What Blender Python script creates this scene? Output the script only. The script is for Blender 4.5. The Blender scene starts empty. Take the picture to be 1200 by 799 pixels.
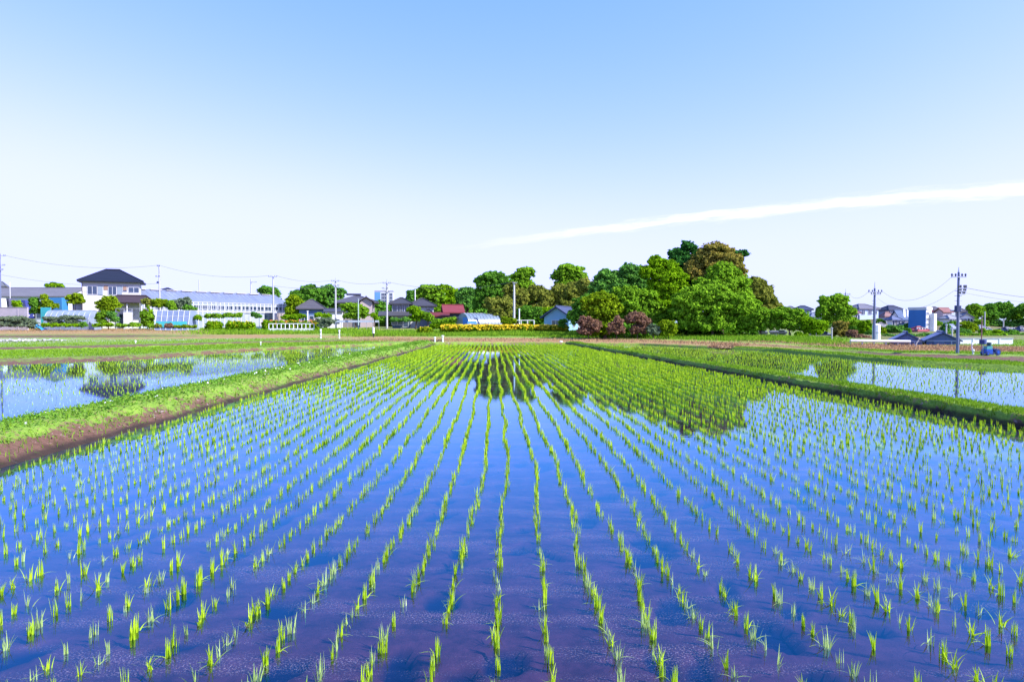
import bpy, math, random
import numpy as np
from mathutils import Vector, Matrix
from mathutils.bvhtree import BVHTree

R = math.radians
scene = bpy.context.scene
col = scene.collection
rng = np.random.default_rng(7)
random.seed(7)

# ------------------------------------------------------------------ camera, sky, sun, exposure
H = 2.1                      # eye height above the paddy water, metres
F = 800.0                    # focal length in photo pixels (1200 wide) = 24 mm
TH = -math.atan(20.5 / F)    # the camera looks slightly down
cam = bpy.data.cameras.new('camera'); cam.lens = 24.0; cam.sensor_width = 36.0
cam.clip_start = 0.05; cam.clip_end = 12000
camo = bpy.data.objects.new('camera', cam); col.objects.link(camo)
camo.location = (0, 0, H); camo.rotation_euler = (math.pi / 2 + TH, 0, 0)
scene.camera = camo

SUN_AZ, SUN_EL = R(112), R(40)
world = bpy.data.worlds.new('World'); scene.world = world
world.use_nodes = True
wt = world.node_tree; wt.nodes.clear()
def N(tree, typ, **kw):
    n = tree.nodes.new(typ)
    for k, v in kw.items():
        if k == 'inp':
            for kk, vv in v.items(): n.inputs[kk].default_value = vv
        else: setattr(n, k, v)
    return n
def math_(tree, op, a, b=None, c=None, clamp=False):
    n = tree.nodes.new('ShaderNodeMath'); n.operation = op; n.use_clamp = clamp
    for i, v in enumerate((a, b, c)):
        if v is None: continue
        if isinstance(v, (int, float)): n.inputs[i].default_value = v
        else: tree.links.new(v, n.inputs[i])
    return n.outputs[0]
sky = N(wt, 'ShaderNodeTexSky', sky_type='NISHITA', sun_disc=False, sun_elevation=SUN_EL, sun_rotation=SUN_AZ,
        altitude=50, air_density=1.0, dust_density=0.9, ozone_density=1.4)
gam = N(wt, 'ShaderNodeGamma', inp={1: 0.78}); wt.links.new(sky.outputs[0], gam.inputs[0])
hsv = N(wt, 'ShaderNodeMix', data_type='RGBA', blend_type='MULTIPLY'); hsv.inputs[0].default_value = 1.0
hsv.inputs[7].default_value = (0.94, 0.99, 1.34, 1)
wt.links.new(gam.outputs[0], hsv.inputs[6])
sp3 = N(wt, 'ShaderNodeSeparateColor'); wt.links.new(hsv.outputs[2], sp3.inputs[0])
gg_ = math_(wt, 'SMOOTH_MIN', sp3.outputs[1], 2.92, 0.9); rr_ = math_(wt, 'MULTIPLY', math_(wt, 'MULTIPLY', gg_, gg_), 0.314)
cb3 = N(wt, 'ShaderNodeCombineColor'); wt.links.new(rr_, cb3.inputs[0]); wt.links.new(gg_, cb3.inputs[1])
wt.links.new(math_(wt, 'MULTIPLY', sp3.outputs[2], 1.3), cb3.inputs[2])
# one thin streak of cirrus, a fixed direction in the sky
geo = N(wt, 'ShaderNodeTexCoord'); sep = N(wt, 'ShaderNodeSeparateXYZ')
wt.links.new(geo.outputs['Generated'], sep.inputs[0])
yy = math_(wt, 'MAXIMUM', sep.outputs[1], 0.02)
uu = math_(wt, 'DIVIDE', sep.outputs[0], yy); ww = math_(wt, 'DIVIDE', sep.outputs[2], yy)
ctr = math_(wt, 'ADD', math_(wt, 'MULTIPLY', uu, 0.135), 0.121)
ctr = math_(wt, 'SUBTRACT', ctr, math_(wt, 'MULTIPLY', math_(wt, 'MULTIPLY', uu, uu), 0.045))
comb = N(wt, 'ShaderNodeCombineXYZ')
wt.links.new(math_(wt, 'MULTIPLY', uu, 5.0), comb.inputs[0])
wt.links.new(math_(wt, 'MULTIPLY', math_(wt, 'SUBTRACT', ww, ctr), 60.0), comb.inputs[1])
nz = N(wt, 'ShaderNodeTexNoise', inp={'Scale': 1.6, 'Detail': 8.0, 'Roughness': 0.72})
wt.links.new(comb.outputs[0], nz.inputs['Vector'])
dist = math_(wt, 'SUBTRACT', ww, ctr)
dist = math_(wt, 'ADD', dist, math_(wt, 'MULTIPLY', math_(wt, 'SUBTRACT', nz.outputs[0], 0.5), 0.036))
hw = math_(wt, 'ADD', 0.0080, math_(wt, 'MULTIPLY', uu, 0.0125))
core = math_(wt, 'SUBTRACT', 1.0, math_(wt, 'DIVIDE', math_(wt, 'ABSOLUTE', dist), math_(wt, 'MAXIMUM', hw, 0.004)), clamp=True)
core = math_(wt, 'POWER', math_(wt, 'SMOOTH_MIN', core, 0.85, 0.3), 2.4)
taper = math_(wt, 'MULTIPLY', math_(wt, 'ADD', uu, 0.10), 2.6, clamp=True)
front = math_(wt, 'GREATER_THAN', sep.outputs[1], 0.05)
mask = math_(wt, 'MULTIPLY', math_(wt, 'MULTIPLY', core, taper), front)
mask = math_(wt, 'MULTIPLY', mask, 0.62, clamp=True)
mixc = N(wt, 'ShaderNodeMix', data_type='RGBA'); mixc.inputs[7].default_value = (5.4, 4.9, 5.0, 1)
wt.links.new(mask, mixc.inputs[0]); wt.links.new(cb3.outputs[0], mixc.inputs[6])
bg = N(wt, 'ShaderNodeBackground', inp={'Strength': 0.12}); wo = N(wt, 'ShaderNodeOutputWorld')
wt.links.new(mixc.outputs[2], bg.inputs[0]); wt.links.new(bg.outputs[0], wo.inputs[0])

sl = bpy.data.lights.new('sun', 'SUN'); sl.energy = 3.6; sl.angle = R(0.53); sl.color = (1.0, 0.95, 0.86)
so = bpy.data.objects.new('sun', sl); col.objects.link(so)
sdir = Vector((math.sin(SUN_AZ) * math.cos(SUN_EL), math.cos(SUN_AZ) * math.cos(SUN_EL), math.sin(SUN_EL)))
so.rotation_euler = sdir.to_track_quat('Z', 'Y').to_euler(); so.location = (60, -20, 60)

vs = scene.view_settings
vs.view_transform = 'Standard'; vs.look = 'None'; vs.gamma = 1.0; vs.exposure = 1.45; vs.use_curve_mapping = False
scene.cycles.use_denoising = True
scene.cycles.max_bounces = 8; scene.cycles.transparent_max_bounces = 16
scene.cycles.diffuse_bounces = 3; scene.cycles.glossy_bounces = 3
scene.cycles.sample_clamp_indirect = 6.0
scene.cycles.caustics_reflective = False; scene.cycles.caustics_refractive = False

# ------------------------------------------------------------------ placing helpers
CT, ST = math.cos(TH), math.sin(TH)
def ray(px, py):
    u = (px - 600) / F; v = (399.5 - py) / F
    return u, CT - v * ST, ST + v * CT
def P(px, py, d):
    x, y, z = ray(px, py); t = d / y
    return Vector((x * t, d, H + z * t))
def G(px, py, z=0.0):
    x, y, dz = ray(px, py); t = (z - H) / dz
    return Vector((x * t, y * t, z))
def M_(px, d): return px * d / F        # pixels to metres at a distance

# ------------------------------------------------------------------ materials
MAT = {}
def sc3(c, k): return tuple(x * k for x in c)
def new_mat(name):
    m = bpy.data.materials.new(name); m.use_nodes = True
    t = m.node_tree; t.nodes.clear()
    out = N(t, 'ShaderNodeOutputMaterial')
    return m, t, out
def rgb(c): return (c[0], c[1], c[2], 1.0)
def surf(name, c, rough=0.7, scale=3.0, var=0.25, bump=0.0, metal=0.0, c2=None, stretch=(1, 1, 1), spec=0.4):
    """painted / mineral surface: colour broken up by two noises"""
    if name in MAT: return MAT[name]
    m, t, out = new_mat(name)
    tc = N(t, 'ShaderNodeTexCoord'); mp = N(t, 'ShaderNodeMapping'); mp.inputs['Scale'].default_value = stretch
    t.links.new(tc.outputs['Object'], mp.inputs[0])
    n1 = N(t, 'ShaderNodeTexNoise', inp={'Scale': scale, 'Detail': 5.0, 'Roughness': 0.65})
    n2 = N(t, 'ShaderNodeTexNoise', inp={'Scale': scale * 0.17, 'Detail': 3.0})
    t.links.new(mp.outputs[0], n1.inputs['Vector']); t.links.new(mp.outputs[0], n2.inputs['Vector'])
    s = math_(t, 'ADD', math_(t, 'MULTIPLY', n1.outputs[0], 0.6), math_(t, 'MULTIPLY', n2.outputs[0], 0.4))
    cr = N(t, 'ShaderNodeValToRGB')
    cr.color_ramp.elements[0].position = 0.3; cr.color_ramp.elements[1].position = 0.7
    lo = c2 if c2 else tuple(x * (1 - var) for x in c)
    hi = tuple(min(1, x * (1 + var * 0.6)) for x in c)
    cr.color_ramp.elements[0].color = rgb(lo); cr.color_ramp.elements[1].color = rgb(hi)
    t.links.new(s, cr.inputs[0])
    b = N(t, 'ShaderNodeBsdfPrincipled', inp={'Roughness': rough, 'Metallic': metal, 'Specular IOR Level': spec})
    t.links.new(cr.outputs[0], b.inputs['Base Color'])
    if bump:
        bp = N(t, 'ShaderNodeBump', inp={'Strength': bump, 'Distance': 0.05})
        t.links.new(n1.outputs[0], bp.inputs['Height']); t.links.new(bp.outputs[0], b.inputs['Normal'])
    t.links.new(b.outputs[0], out.inputs[0]); MAT[name] = m
    return m
def leafm(name, a, b_, trans=0.33, nscale=0.5, gloss=0.0):
    """leaves: every leaf its own tone, plus slow tone drift through the plant"""
    if name in MAT: return MAT[name]
    m, t, out = new_mat(name)
    g = N(t, 'ShaderNodeNewGeometry'); tc = N(t, 'ShaderNodeTexCoord')
    n = N(t, 'ShaderNodeTexNoise', inp={'Scale': nscale, 'Detail': 3.0})
    t.links.new(tc.outputs['Object'], n.inputs['Vector'])
    s = math_(t, 'ADD', math_(t, 'MULTIPLY', g.outputs['Random Per Island'], 0.5),
              math_(t, 'MULTIPLY', math_(t, 'SUBTRACT', n.outputs[0], 0.25), 1.1), clamp=True)
    mx = N(t, 'ShaderNodeMix', data_type='RGBA')
    mx.inputs[6].default_value = rgb(a); mx.inputs[7].default_value = rgb(b_)
    t.links.new(s, mx.inputs[0])
    d = N(t, 'ShaderNodeBsdfDiffuse'); tr = N(t, 'ShaderNodeBsdfTranslucent'); ms = N(t, 'ShaderNodeMixShader', inp={0: trans})
    t.links.new(mx.outputs[2], d.inputs[0]); t.links.new(mx.outputs[2], tr.inputs[0])
    t.links.new(d.outputs[0], ms.inputs[1]); t.links.new(tr.outputs[0], ms.inputs[2])
    last = ms.outputs[0]
    if gloss:
        gl = N(t, 'ShaderNodeBsdfGlossy', inp={'Roughness': 0.45}); m2 = N(t, 'ShaderNodeMixShader', inp={0: gloss})
        t.links.new(last, m2.inputs[1]); t.links.new(gl.outputs[0], m2.inputs[2]); last = m2.outputs[0]
    t.links.new(last, out.inputs[0]); MAT[name] = m
    return m
def glass_dark(name='window_glass', c=(0.03, 0.05, 0.09)):
    return surf(name, c, rough=0.08, scale=0.6, var=0.4, spec=0.9)
def film(name, c, alpha):
    """thin translucent plastic sheet"""
    if name in MAT: return MAT[name]
    m, t, out = new_mat(name)
    tc = N(t, 'ShaderNodeTexCoord'); n = N(t, 'ShaderNodeTexNoise', inp={'Scale': 1.3, 'Detail': 5.0})
    t.links.new(tc.outputs['Object'], n.inputs['Vector'])
    cr = N(t, 'ShaderNodeValToRGB'); cr.color_ramp.elements[0].position = .3; cr.color_ramp.elements[1].position = .75
    cr.color_ramp.elements[0].color = rgb([x * .75 for x in c]); cr.color_ramp.elements[1].color = rgb(c)
    t.links.new(n.outputs[0], cr.inputs[0])
    b = N(t, 'ShaderNodeBsdfPrincipled', inp={'Roughness': 0.3})
    t.links.new(cr.outputs[0], b.inputs['Base Color'])
    tp = N(t, 'ShaderNodeBsdfTransparent'); ms = N(t, 'ShaderNodeMixShader', inp={0: 1 - alpha})
    t.links.new(b.outputs[0], ms.inputs[1]); t.links.new(tp.outputs[0], ms.inputs[2])
    t.links.new(ms.outputs[0], out.inputs[0]); MAT[name] = m
    return m

def water_mat():
    m, t, out = new_mat('paddy_water')
    tc = N(t, 'ShaderNodeTexCoord')
    mp = N(t, 'ShaderNodeMapping'); mp.inputs['Scale'].default_value = (0.7, 3.6, 1)
    t.links.new(tc.outputs['Object'], mp.inputs[0])
    n1 = N(t, 'ShaderNodeTexNoise', inp={'Scale': 2.6, 'Detail': 3.0, 'Roughness': 0.5})
    t.links.new(mp.outputs[0], n1.inputs['Vector'])
    n2 = N(t, 'ShaderNodeTexNoise', inp={'Scale': 0.35, 'Detail': 2.0})
    t.links.new(tc.outputs['Object'], n2.inputs['Vector'])
    bp = N(t, 'ShaderNodeBump', inp={'Strength': 0.035, 'Distance': 0.02})
    t.links.new(math_(t, 'MULTIPLY', n1.outputs[0], n2.outputs[0]), bp.inputs['Height'])
    lw = N(t, 'ShaderNodeLayerWeight', inp={'Blend': 0.5}); t.links.new(bp.outputs[0], lw.inputs['Normal'])
    frv = math_(t, 'POWER', lw.outputs['Facing'], 3.35, clamp=True)
    tint = N(t, 'ShaderNodeMix', data_type='RGBA'); tint.inputs[6].default_value = (0.05, 0.64, 1.0, 1); tint.inputs[7].default_value = (0.90, 0.97, 1.0, 1)
    t.links.new(math_(t, 'MULTIPLY', frv, frv), tint.inputs[0])
    gl = N(t, 'ShaderNodeBsdfGlossy', inp={'Roughness': 0.02}); t.links.new(tint.outputs[2], gl.inputs['Color'])
    t.links.new(bp.outputs[0], gl.inputs['Normal'])
    tp = N(t, 'ShaderNodeBsdfTransparent', inp={'Color': (0.60, 0.56, 0.88, 1)})
    ms = N(t, 'ShaderNodeMixShader')
    t.links.new(frv, ms.inputs[0]); t.links.new(tp.outputs[0], ms.inputs[1]); t.links.new(gl.outputs[0], ms.inputs[2])
    # pale dust floating in drifts on the surface
    a = N(t, 'ShaderNodeTexNoise', inp={'Scale': 0.9, 'Detail': 4.0, 'Roughness': 0.6})
    t.links.new(mp.outputs[0], a.inputs['Vector'])
    v = N(t, 'ShaderNodeTexNoise', inp={'Scale': 75.0, 'Detail': 4.0, 'Roughness': 0.75})
    t.links.new(tc.outputs['Object'], v.inputs['Vector'])
    drift = math_(t, 'MULTIPLY', math_(t, 'SUBTRACT', a.outputs[0], 0.48), 6.0, clamp=True)
    fleck = math_(t, 'MULTIPLY', math_(t, 'SUBTRACT', v.outputs[0], 0.53), 8.0, clamp=True)
    k = math_(t, 'MULTIPLY', math_(t, 'MULTIPLY', drift, fleck), 0.6)
    df = N(t, 'ShaderNodeBsdfDiffuse', inp={'Color': (0.34, 0.30, 0.38, 1)})
    m2 = N(t, 'ShaderNodeMixShader')
    t.links.new(k, m2.inputs[0]); t.links.new(ms.outputs[0], m2.inputs[1]); t.links.new(df.outputs[0], m2.inputs[2])
    t.links.new(m2.outputs[0], out.inputs[0])
    return m
def mud_mat():
    m, t, out = new_mat('paddy_mud')
    tc = N(t, 'ShaderNodeTexCoord')
    n = N(t, 'ShaderNodeTexNoise', inp={'Scale': 3.4, 'Detail': 9.0, 'Roughness': 0.78})
    t.links.new(tc.outputs['Object'], n.inputs['Vector'])
    cr = N(t, 'ShaderNodeValToRGB'); cr.color_ramp.elements[0].position = .32; cr.color_ramp.elements[1].position = .72
    cr.color_ramp.elements[0].color = (0.036, 0.017, 0.017, 1); cr.color_ramp.elements[1].color = (0.175, 0.078, 0.066, 1)
    t.links.new(n.outputs[0], cr.inputs[0])
    at = N(t, 'ShaderNodeAttribute', attribute_name='hole')
    mx = N(t, 'ShaderNodeMix', data_type='RGBA'); mx.inputs[7].default_value = (0.008, 0.012, 0.030, 1)
    t.links.new(at.outputs['Fac'], mx.inputs[0]); t.links.new(cr.outputs[0], mx.inputs[6])
    b = N(t, 'ShaderNodeBsdfPrincipled', inp={'Roughness': 0.9, 'Specular IOR Level': 0.1})
    t.links.new(mx.outputs[2], b.inputs['Base Color'])
    bp = N(t, 'ShaderNodeBump', inp={'Strength': 0.6, 'Distance': 0.03})
    t.links.new(n.outputs[0], bp.inputs['Height']); t.links.new(bp.outputs[0], b.inputs['Normal'])
    t.links.new(b.outputs[0], out.inputs[0])
    return m
def land_mat(name='land_cover'):
    """ground cover: attributes say how much bare soil / dry grass / pale litter grows at a spot, noise breaks the borders"""
    m, t, out = new_mat(name)
    tc = N(t, 'ShaderNodeTexCoord')
    n = N(t, 'ShaderNodeTexNoise', inp={'Scale': 1.6, 'Detail': 7.0, 'Roughness': 0.7})
    n2 = N(t, 'ShaderNodeTexNoise', inp={'Scale': 9.0, 'Detail': 5.0, 'Roughness': 0.7})
    for k in (n, n2): t.links.new(tc.outputs['Object'], k.inputs['Vector'])
    br = math_(t, 'SUBTRACT', math_(t, 'ADD', n.outputs[0], n2.outputs[0]), 1.0)
    def ramp(lo, hi, src=n2):
        c = N(t, 'ShaderNodeValToRGB'); c.color_ramp.elements[0].position = .3; c.color_ramp.elements[1].position = .7
        c.color_ramp.elements[0].color = rgb(lo); c.color_ramp.elements[1].color = rgb(hi)
        t.links.new(src.outputs[0], c.inputs[0]); return c.outputs[0]
    cur = ramp((0.09, 0.19, 0.015), (0.24, 0.37, 0.05))
    for at_n, lo, hi in (('dry', (0.20, 0.12, 0.05), (0.38, 0.25, 0.11)), ('soil', (0.075, 0.038, 0.028), (0.17, 0.095, 0.065)),
                         ('pale', (0.28, 0.24, 0.22), (0.42, 0.37, 0.34))):
        at = N(t, 'ShaderNodeAttribute', attribute_name=at_n)
        f = math_(t, 'MULTIPLY', math_(t, 'ADD', math_(t, 'SUBTRACT', at.outputs['Fac'], 0.5), math_(t, 'MULTIPLY', br, 2.1)), 4.0)
        f = math_(t, 'ADD', f, 0.5, clamp=True)
        mx = N(t, 'ShaderNodeMix', data_type='RGBA')
        t.links.new(f, mx.inputs[0]); t.links.new(cur, mx.inputs[6]); t.links.new(ramp(lo, hi), mx.inputs[7])
        cur = mx.outputs[2]
    at = N(t, 'ShaderNodeAttribute', attribute_name='wet_shade'); mx = N(t, 'ShaderNodeMix', data_type='RGBA'); mx.inputs[7].default_value = (0.022, 0.016, 0.013, 1)  # dark tone for the wet tide line and painted bund shade
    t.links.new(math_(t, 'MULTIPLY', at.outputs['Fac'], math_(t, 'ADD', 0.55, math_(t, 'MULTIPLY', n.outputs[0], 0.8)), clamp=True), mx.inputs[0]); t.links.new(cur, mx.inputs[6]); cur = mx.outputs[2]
    b = N(t, 'ShaderNodeBsdfPrincipled', inp={'Roughness': 0.85, 'Specular IOR Level': 0.2})
    t.links.new(cur, b.inputs['Base Color'])
    bp = N(t, 'ShaderNodeBump', inp={'Strength': 0.8, 'Distance': 0.06})
    t.links.new(n2.outputs[0], bp.inputs['Height']); t.links.new(bp.outputs[0], b.inputs['Normal'])
    t.links.new(b.outputs[0], out.inputs[0])
    return m
WATER, MUD, LAND = water_mat(), mud_mat(), land_mat()

# ------------------------------------------------------------------ mesh helpers
def link(name, me, mat=None, parent=None):
    o = bpy.data.objects.new(name, me); col.objects.link(o)
    if mat: me.materials.append(mat)
    if parent: o.parent = parent
    return o
def fast(name, V, Fc, mat=None, parent=None, smooth=False):
    """numpy verts (n,3) and faces (m,k), all faces the same k"""
    V = np.asarray(V, dtype=np.float32); Fc = np.asarray(Fc, dtype=np.int32)
    me = bpy.data.meshes.new(name); k = Fc.shape[1]
    me.vertices.add(len(V)); me.vertices.foreach_set('co', V.ravel())
    me.loops.add(Fc.size); me.loops.foreach_set('vertex_index', Fc.ravel())
    me.polygons.add(len(Fc)); me.polygons.foreach_set('loop_start', np.arange(0, Fc.size, k, dtype=np.int32))
    if smooth: me.polygons.foreach_set('use_smooth', np.ones(len(Fc), dtype=bool))
    me.update(calc_edges=True); me.validate()
    return link(name, me, mat, parent)
class MB:
    def __init__(s): s.v = []; s.f = []
    def add(s, vs, fs):
        n = len(s.v); s.v += [tuple(v) for v in vs]; s.f += [tuple(i + n for i in f) for f in fs]; return s
    def box(s, c, d, rz=0.0, bev=0.0):
        x, y, z = (k / 2 for k in d); b = min(bev, x * .9, y * .9)
        if b > 0:
            o = [(x - b, -y), (x, -y + b), (x, y - b), (x - b, y), (-x + b, y), (-x, y - b), (-x, -y + b), (-x + b, -y)]
        else: o = [(x, -y), (x, y), (-x, y), (-x, -y)]
        cz, sz = math.cos(rz), math.sin(rz); n = len(o)
        pts = [(c[0] + a * cz - e * sz, c[1] + a * sz + e * cz, c[2] + q) for q in (-z, z) for a, e in o]
        return s.add(pts, [tuple(range(n))[::-1], tuple(range(n, 2 * n))] + [(i, (i + 1) % n, n + (i + 1) % n, n + i) for i in range(n)])
    def tube(s, pts, rad, n=8, caps=True):
        pts = [Vector(p) for p in pts]; rs = rad if isinstance(rad, (list, tuple)) else [rad] * len(pts)
        vs, fs = [], []
        for i, p in enumerate(pts):
            t = (pts[min(i + 1, len(pts) - 1)] - pts[max(i - 1, 0)]).normalized()
            a = t.orthogonal().normalized() if abs(t.z) < .99 else Vector((1, 0, 0)); b = t.cross(a)
            if abs(t.z) >= .99: b = Vector((0, 1, 0))
            else:
                a = t.cross(Vector((0, 0, 1))).normalized(); b = a.cross(t)
            vs += [p + a * math.cos(2 * math.pi * k / n) * rs[i] + b * math.sin(2 * math.pi * k / n) * rs[i] for k in range(n)]
        for i in range(len(pts) - 1):
            fs += [(i * n + k, i * n + (k + 1) % n, (i + 1) * n + (k + 1) % n, (i + 1) * n + k) for k in range(n)]
        if caps: fs += [tuple(range(n))[::-1], tuple(range((len(pts) - 1) * n, len(pts) * n))]
        return s.add(vs, fs)
    def prism(s, prof, y0, y1):
        """profile in x,z swept along y"""
        n = len(prof)
        return s.add([(x, y0, z) for x, z in prof] + [(x, y1, z) for x, z in prof],
                     [tuple(range(n)), tuple(range(n, 2 * n))[::-1]] + [(i, n + i, n + (i + 1) % n, (i + 1) % n) for i in range(n)])
    def build(s, name, mat, parent=None, smooth=False):
        me = bpy.data.meshes.new(name); me.from_pydata(s.v, [], s.f); me.update()
        import bmesh
        bm = bmesh.new(); bm.from_mesh(me); bmesh.ops.recalc_face_normals(bm, faces=bm.faces); bm.to_mesh(me); bm.free()
        if smooth: me.polygons.foreach_set('use_smooth', np.ones(len(me.polygons), dtype=bool))
        return link(name, me, mat, parent)
def thing(name, label, cat, loc=(0, 0, 0), rz=0.0, group=None):
    o = bpy.data.objects.new(name, None); col.objects.link(o); o.empty_display_size = 0.2
    o.location = loc; o.rotation_euler = (0, 0, rz); o['label'] = label; o['category'] = cat
    if group: o['group'] = group
    return o
def tag(o, label, cat, group=None):
    o['label'] = label; o['category'] = cat
    if group: o['group'] = group
    return o
def kind(o, k, label=None):
    o['kind'] = k
    if label: o['label'] = label
    return o
def attr(o, name, vals):
    a = o.data.attributes.new(name, 'FLOAT', 'POINT'); a.data.foreach_set('value', np.asarray(vals, dtype=np.float32))

# ------------------------------------------------------------------ the land behind the paddies (one lofted sheet)
COLS = [-300, 0, 150, 300, 450, 600, 750, 900, 1050, 1200, 1500]
#   per line: image row at each column / height at each column / cover (soil, dry, pale) at each column
LINES = [
 # waterline of the far bunds
 ([440, 428.5, 422.5, 411, 404.8, 403, 404.8, 412, 426, 434.5, 450], [-.06] * 11, 's.9 s.9 s.8 s.8 s.6 s.6 s.5 s.3 s.3 s.3 s.3'),
 ([433, 421.5, 417, 407.8, 402.6, 401.6, 403.2, 409.3, 421, 429, 443], [.16] * 11, 's.45 s.5 s.5 s.5 s.3 d.6 d.6 s.1 s.0 s.0 s.0'),
 ([428, 417, 413, 405.8, 401.2, 400.9, 402.2, 407.6, 418.2, 425.2, 438], [.18] * 11, 's.1 s.1 s.1 s.1 s.0 d.7 d.8 d.3 s.0 s.0 s.0'),
 ([427, 416, 412.3, 405.3, 400.9, 400.6, 401.8, 407.2, 417.5, 424.0, 436.5], [.05] * 3 + [.08, .1, .14, .14, .1, .06, .06, .06], 's.0 s.0 s.0 s.0 s.2 d.9 d.9 d.5 s.9 s.9 s.9'),
 ([420, 411.2, 407.6, 402.4, 399.4, 399.0, 400.2, 405.2, 414.8, 419.5, 430], [.05] * 3 + [.08, .1, .18, .18, .12, .08, .08, .08], 's.2 s.1 s.1 s.2 d.7 d.9 d.9 d.8 s.8 s.8 s.8'),
 ([417.5, 409.5, 405.8, 401.3, 398.6, 398.3, 399.4, 404.4, 413.3, 416.5, 426], [.2] * 5 + [.22, .22, .2, .16, .14, .14], 's.9 s.9 s.8 s.8 s.7 d.9 d.9 d.9 s.2 s.2 s.2'),
 ([415.5, 407.8, 404.2, 400.4, 398.0, 397.7, 398.8, 403.5, 412.0, 414.0, 423], [.2] * 5 + [.24, .24, .22, .18, .16, .16], 's.7 s.7 s.6 s.6 s.8 d.9 d.7 d.8 s.1 s.1 s.1'),
 ([412, 405.5, 401.5, 398.6, 396.8, 396.4, 397.4, 401.6, 410.6, 412.5, 420], [.16] * 3 + [.2, .22, .25, .25, .24, .2, .18, .18], 's.0 s.0 s.0 s.0 d.8 d.9 d.4 s.1 d.9 d.7 d.7'),
 ([406, 402.0, 398.8, 397.2, 395.4, 395.2, 396.2, 400.2, 407.5, 409.6, 416], [.22] * 3 + [.26, .28, .34, .3, .28, .22, .2, .2], 's.0 p.4 p.5 p.6 d.8 s.1 s.0 s.0 d1 d.8 d.8'),
 ([401, 397.6, 396.6, 395.8, 393.6, 393.2, 394.4, 398.8, 404.6, 407.6, 412], [.3] * 3 + [.32, .38, .52, .40, .32, .25, .22, .22], 'p.6 p.6 d.7 d.9 d.6 s.0 s.0 s.0 d.9 d.2 d.2'),
 ([398, 394.6, 394.0, 393.6, 392.2, 391.4, 392.6, 397.2, 402.4, 404.8, 408], [.5] * 3 + [.45, .5, .68, .5, .38, .28, .24, .24], 's.9 s.9 s.9 d.9 s.0 s.0 s.0 s.0 s.2 s.0 s.0'),
 ([394, 390.8, 390.6, 391.0, 389.6, 388.8, 391.0, 395.8, 400.6, 402.2, 404], [.75] * 3 + [.65, .72, .92, .62, .45, .3, .26, .26], 'd.8 d.8 d.8 d.5 s.0 s.0 s.0 s.0 s.2 s.0 s.0'),
 ([389, 386.2, 386.2, 387.4, 386.4, 387.6, 389.4, 394.6, 399.0, 399.8, 401], [1.08] * 3 + [.95, 1.02, 1.02, .74, .52, .34, .3, .3], 'd.8 d.9 d.8 s.0 d.6 s.2 s.2 s.2 s.5 s.4 s.4'),
 ([386.5, 384.6, 384.6, 385.0, 385.0, 386.2, 388.0, 393.4, 397.4, 397.4, 398], [1.2] * 3 + [1.15, 1.15, 1.13, .86, .6, .38, .34, .34], 's.3 s.3 s.3 d.3 d.5 s.3 s.3 s.3 s.6 s.5 s.5'),
]
pxs = np.arange(-300, 1501, 10.0)
rows_v, rows_a = [], []
for ys, zs, cov in LINES:
    yi = np.interp(pxs, COLS, ys); zi = np.interp(pxs, COLS, zs)
    cs = {k: np.zeros(len(COLS)) for k in 'sdp'}
    for j, c in enumerate(cov.split()): cs[c[0]][j] = float(c[1:])
    rows_v.append([G(a, b, c) for a, b, c in zip(pxs, yi, zi)])
    rows_a.append({k: np.interp(pxs, COLS, v) for k, v in cs.items()})
for d, z in ((150, 1.3), (260, 1.3), (900, 1.0), (6000, 0.5)):
    rows_v.append([Vector(((a - 600) / F * d, d, z if a < 900 else z * .5 + .2)) for a in pxs])
    rows_a.append({'s': np.full(len(pxs), .5), 'd': np.full(len(pxs), .25), 'p': np.zeros(len(pxs))})
nc = len(pxs)
for k in range(len(rows_v) - 1):          # depth must grow from line to line
    for j in range(nc):
        if rows_v[k + 1][j].y < rows_v[k][j].y + .15: q = (rows_v[k][j].y + .3) / rows_v[k + 1][j].y; rows_v[k + 1][j] = Vector((rows_v[k + 1][j].x * q, rows_v[k + 1][j].y * q, rows_v[k + 1][j].z))
LV = np.array([[tuple(p) for p in r] for r in rows_v])
# densify between lines so that the banks undulate
den = []; dena = []
for i in range(len(LV) - 1):
    for k in range(3):
        t = k / 3; den.append(LV[i] * (1 - t) + LV[i + 1] * t)
        dena.append({q: rows_a[i][q] * (1 - t) + rows_a[i + 1][q] * t for q in 'sdp'})
den.append(LV[-1]); dena.append(rows_a[-1])
LV = np.array(den); nr = len(LV)
jit = rng.normal(0, .018, (nr, nc)); jit[0] = 0; LV[:, :, 2] += jit
idx = np.arange(nr * nc).reshape(nr, nc)
LF = np.stack([idx[:-1, :-1], idx[:-1, 1:], idx[1:, 1:], idx[1:, :-1]], -1).reshape(-1, 4)
land = kind(fast('land', LV.reshape(-1, 3), LF, LAND, smooth=True), 'structure')
for q, nme in (('s', 'soil'), ('d', 'dry'), ('p', 'pale')): attr(land, nme, np.concatenate([a[q] for a in dena]))
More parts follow.
